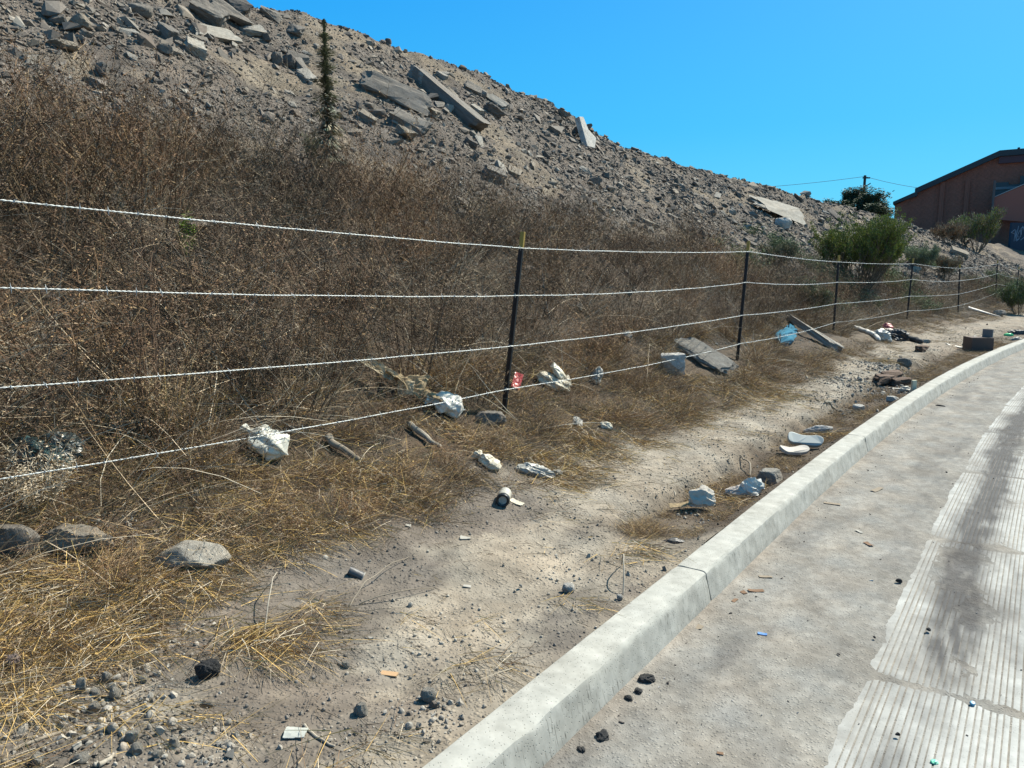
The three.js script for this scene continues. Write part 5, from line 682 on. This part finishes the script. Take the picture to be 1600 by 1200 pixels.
const straws = [1, 2, 3, 4].map(k => strawMat(270 + k, 30, 0.2, 0.2, [GOLD, GOLD, PALE, TAN, BROWN]));
scatter('straw', 'golden straw lying in mats on the bare earth', 'straw', straws, vegM, 2600, (r) => {
  const u = -4 + 22 * Math.pow(r(), 1.6), q = 0.36 + 2.9 * r(), g = goldAt(u, q); if (r() > g * 0.85 + 0.012) return null; if (!open(u, q, 0.02)) return null; const a = (r() - 0.5) * 1.2 - 0.75, sc = 0.6 + 0.7 * r();
  const [x, d] = plan(u, q), n = normalAt(x, d, 0.08), v = 0.85 + 0.35 * r(); return { m: placed(V(x, land(u, q) + 0.003, -d), 0, a + 0.9 + (r() < 0.3 ? 1.2 * (r() - 0.5) : 0), 0, sc, sc, sc, n), c: C(v, v, v) };
}, 914);
scatter('straw_bits', 'single straws and twig bits strewn on the dirt path', 'straw', [1, 2, 3].map(k => strawMat(280 + k, 3, 0.1, 0.16, [TAN, BROWN, GOLD, GREY], 0.004)), vegM, 1500, (r) => {
  const u = -4 + 18 * Math.pow(r(), 1.5), q = 0.3 + 1.9 * r(); const [x, d] = plan(u, q), n = normalAt(x, d, 0.08), v = 0.7 + 0.4 * r(), sc = 0.6 + 0.7 * r(); return { m: placed(V(x, land(u, q) + 0.004, -d), 0, r() * 6.28, 0, sc, sc, sc, n), c: C(v, v, v) };
}, 915);
// low weeds along the slope that are still green or grey green
scatter('low_weeds', 'grey green low weeds at the foot of the far slope', 'weeds', [1, 2, 3].map(k => { const r = rng(290 + k), o = bag(); for (let i = 0; i < 60; i++) { const p = ribbon(o, V((r() - .5) * .3, -.02, (r() - .5) * .3), rdir(r, 1.4), 0.2 + 0.2 * r(), 0.004, 0.6, r, [0.2, 0.2, 0.12], 3); for (let s = 0; s < 7; s++) leaf(o, p[1 + Math.floor(r() * 3)], rdir(r, 0.8), rdir(r, 0.1), 0.05, 0.008, tone([0.17, 0.22, 0.09], r, 0.4)); } return baked(o); }), vegM, 900, (() => { const g = blob([[1310, 450, 40, 0.8], [1390, 440, 30, 0.8], [1420, 470, 30, 0.5], [1200, 440, 40, 0.5], [1560, 470, 20, 0.8], [1590, 465, 26, 1], [1575, 450, 20, 1], [1440, 410, 30, 0.8], [1270, 465, 30, 0.8], [1250, 480, 30, 0.6], [1330, 470, 30, 0.4], [780, 680, 18, 0.9], [1230, 400, 30, 0.5]]); return (r) => { const u = 0 + 60 * r(), q = 1.2 + 6 * r(); if (r() > g(u, q)) return null; return grow(r, u, q, (0.7 + 0.6 * r()) * (u > 10 ? 1.1 : 0.4), 0.4, 1, 1); }; })(), 916);
scatter('ditch_litter', 'brown dead grass and twigs caught between path and kerb', 'dry grass', lowG, vegM, 3600, (r) => {
  const u = 0.3 + 16 * Math.pow(r(), 1.4), q = 0.27 + 0.42 * r(); if (fbm(u * 2.2, q * 3, 14, 3) < -0.22) return null; if (!open(u, q, 0.03)) return null; const s = 0.2 + 0.3 * r(), [x, d] = plan(u, q), v = 0.8 + 0.4 * r(); return { m: placed(V(x, land(u, q), -d), 0.9 * (r() - 0.5), r() * 6.28, 0.9 * (r() - 0.5), s, s * 0.7, s), c: C(v, v, v) };
}, 917);
scatter('soil_clods', 'dark broken clods along the eroded lip of the path', 'soil', smallRocks, std({ map: rockMap, roughness: 1 }), 520, (r) => {
  const u = 0.1 + 12 * Math.pow(r(), 1.3), q = 0.72 * fenceQ(u) / 2.3 + 0.07 * (r() + r() - 1.2), s = 0.006 * Math.pow(r(), -0.4); const [x, d] = plan(u, q); return { m: placed(V(x, land(u, q), -d), 0.5 * r(), r() * 6, 0.5 * r(), Math.min(s, 0.028), Math.min(s, 0.028) * 0.5, Math.min(s, 0.028)), c: near3([0.40, 0.345, 0.265], r, 0.3) };
}, 918);
// measured against a grey card the base colours above come out a quarter too light: bring all of them down alike
{ const seenM = new Set(); scene.traverse(o => { for (const m of o.material ? [o.material].flat() : []) if (!seenM.has(m)) { seenM.add(m); m.color.multiplyScalar(0.77); } }); }
renderer.render(scene, camera);
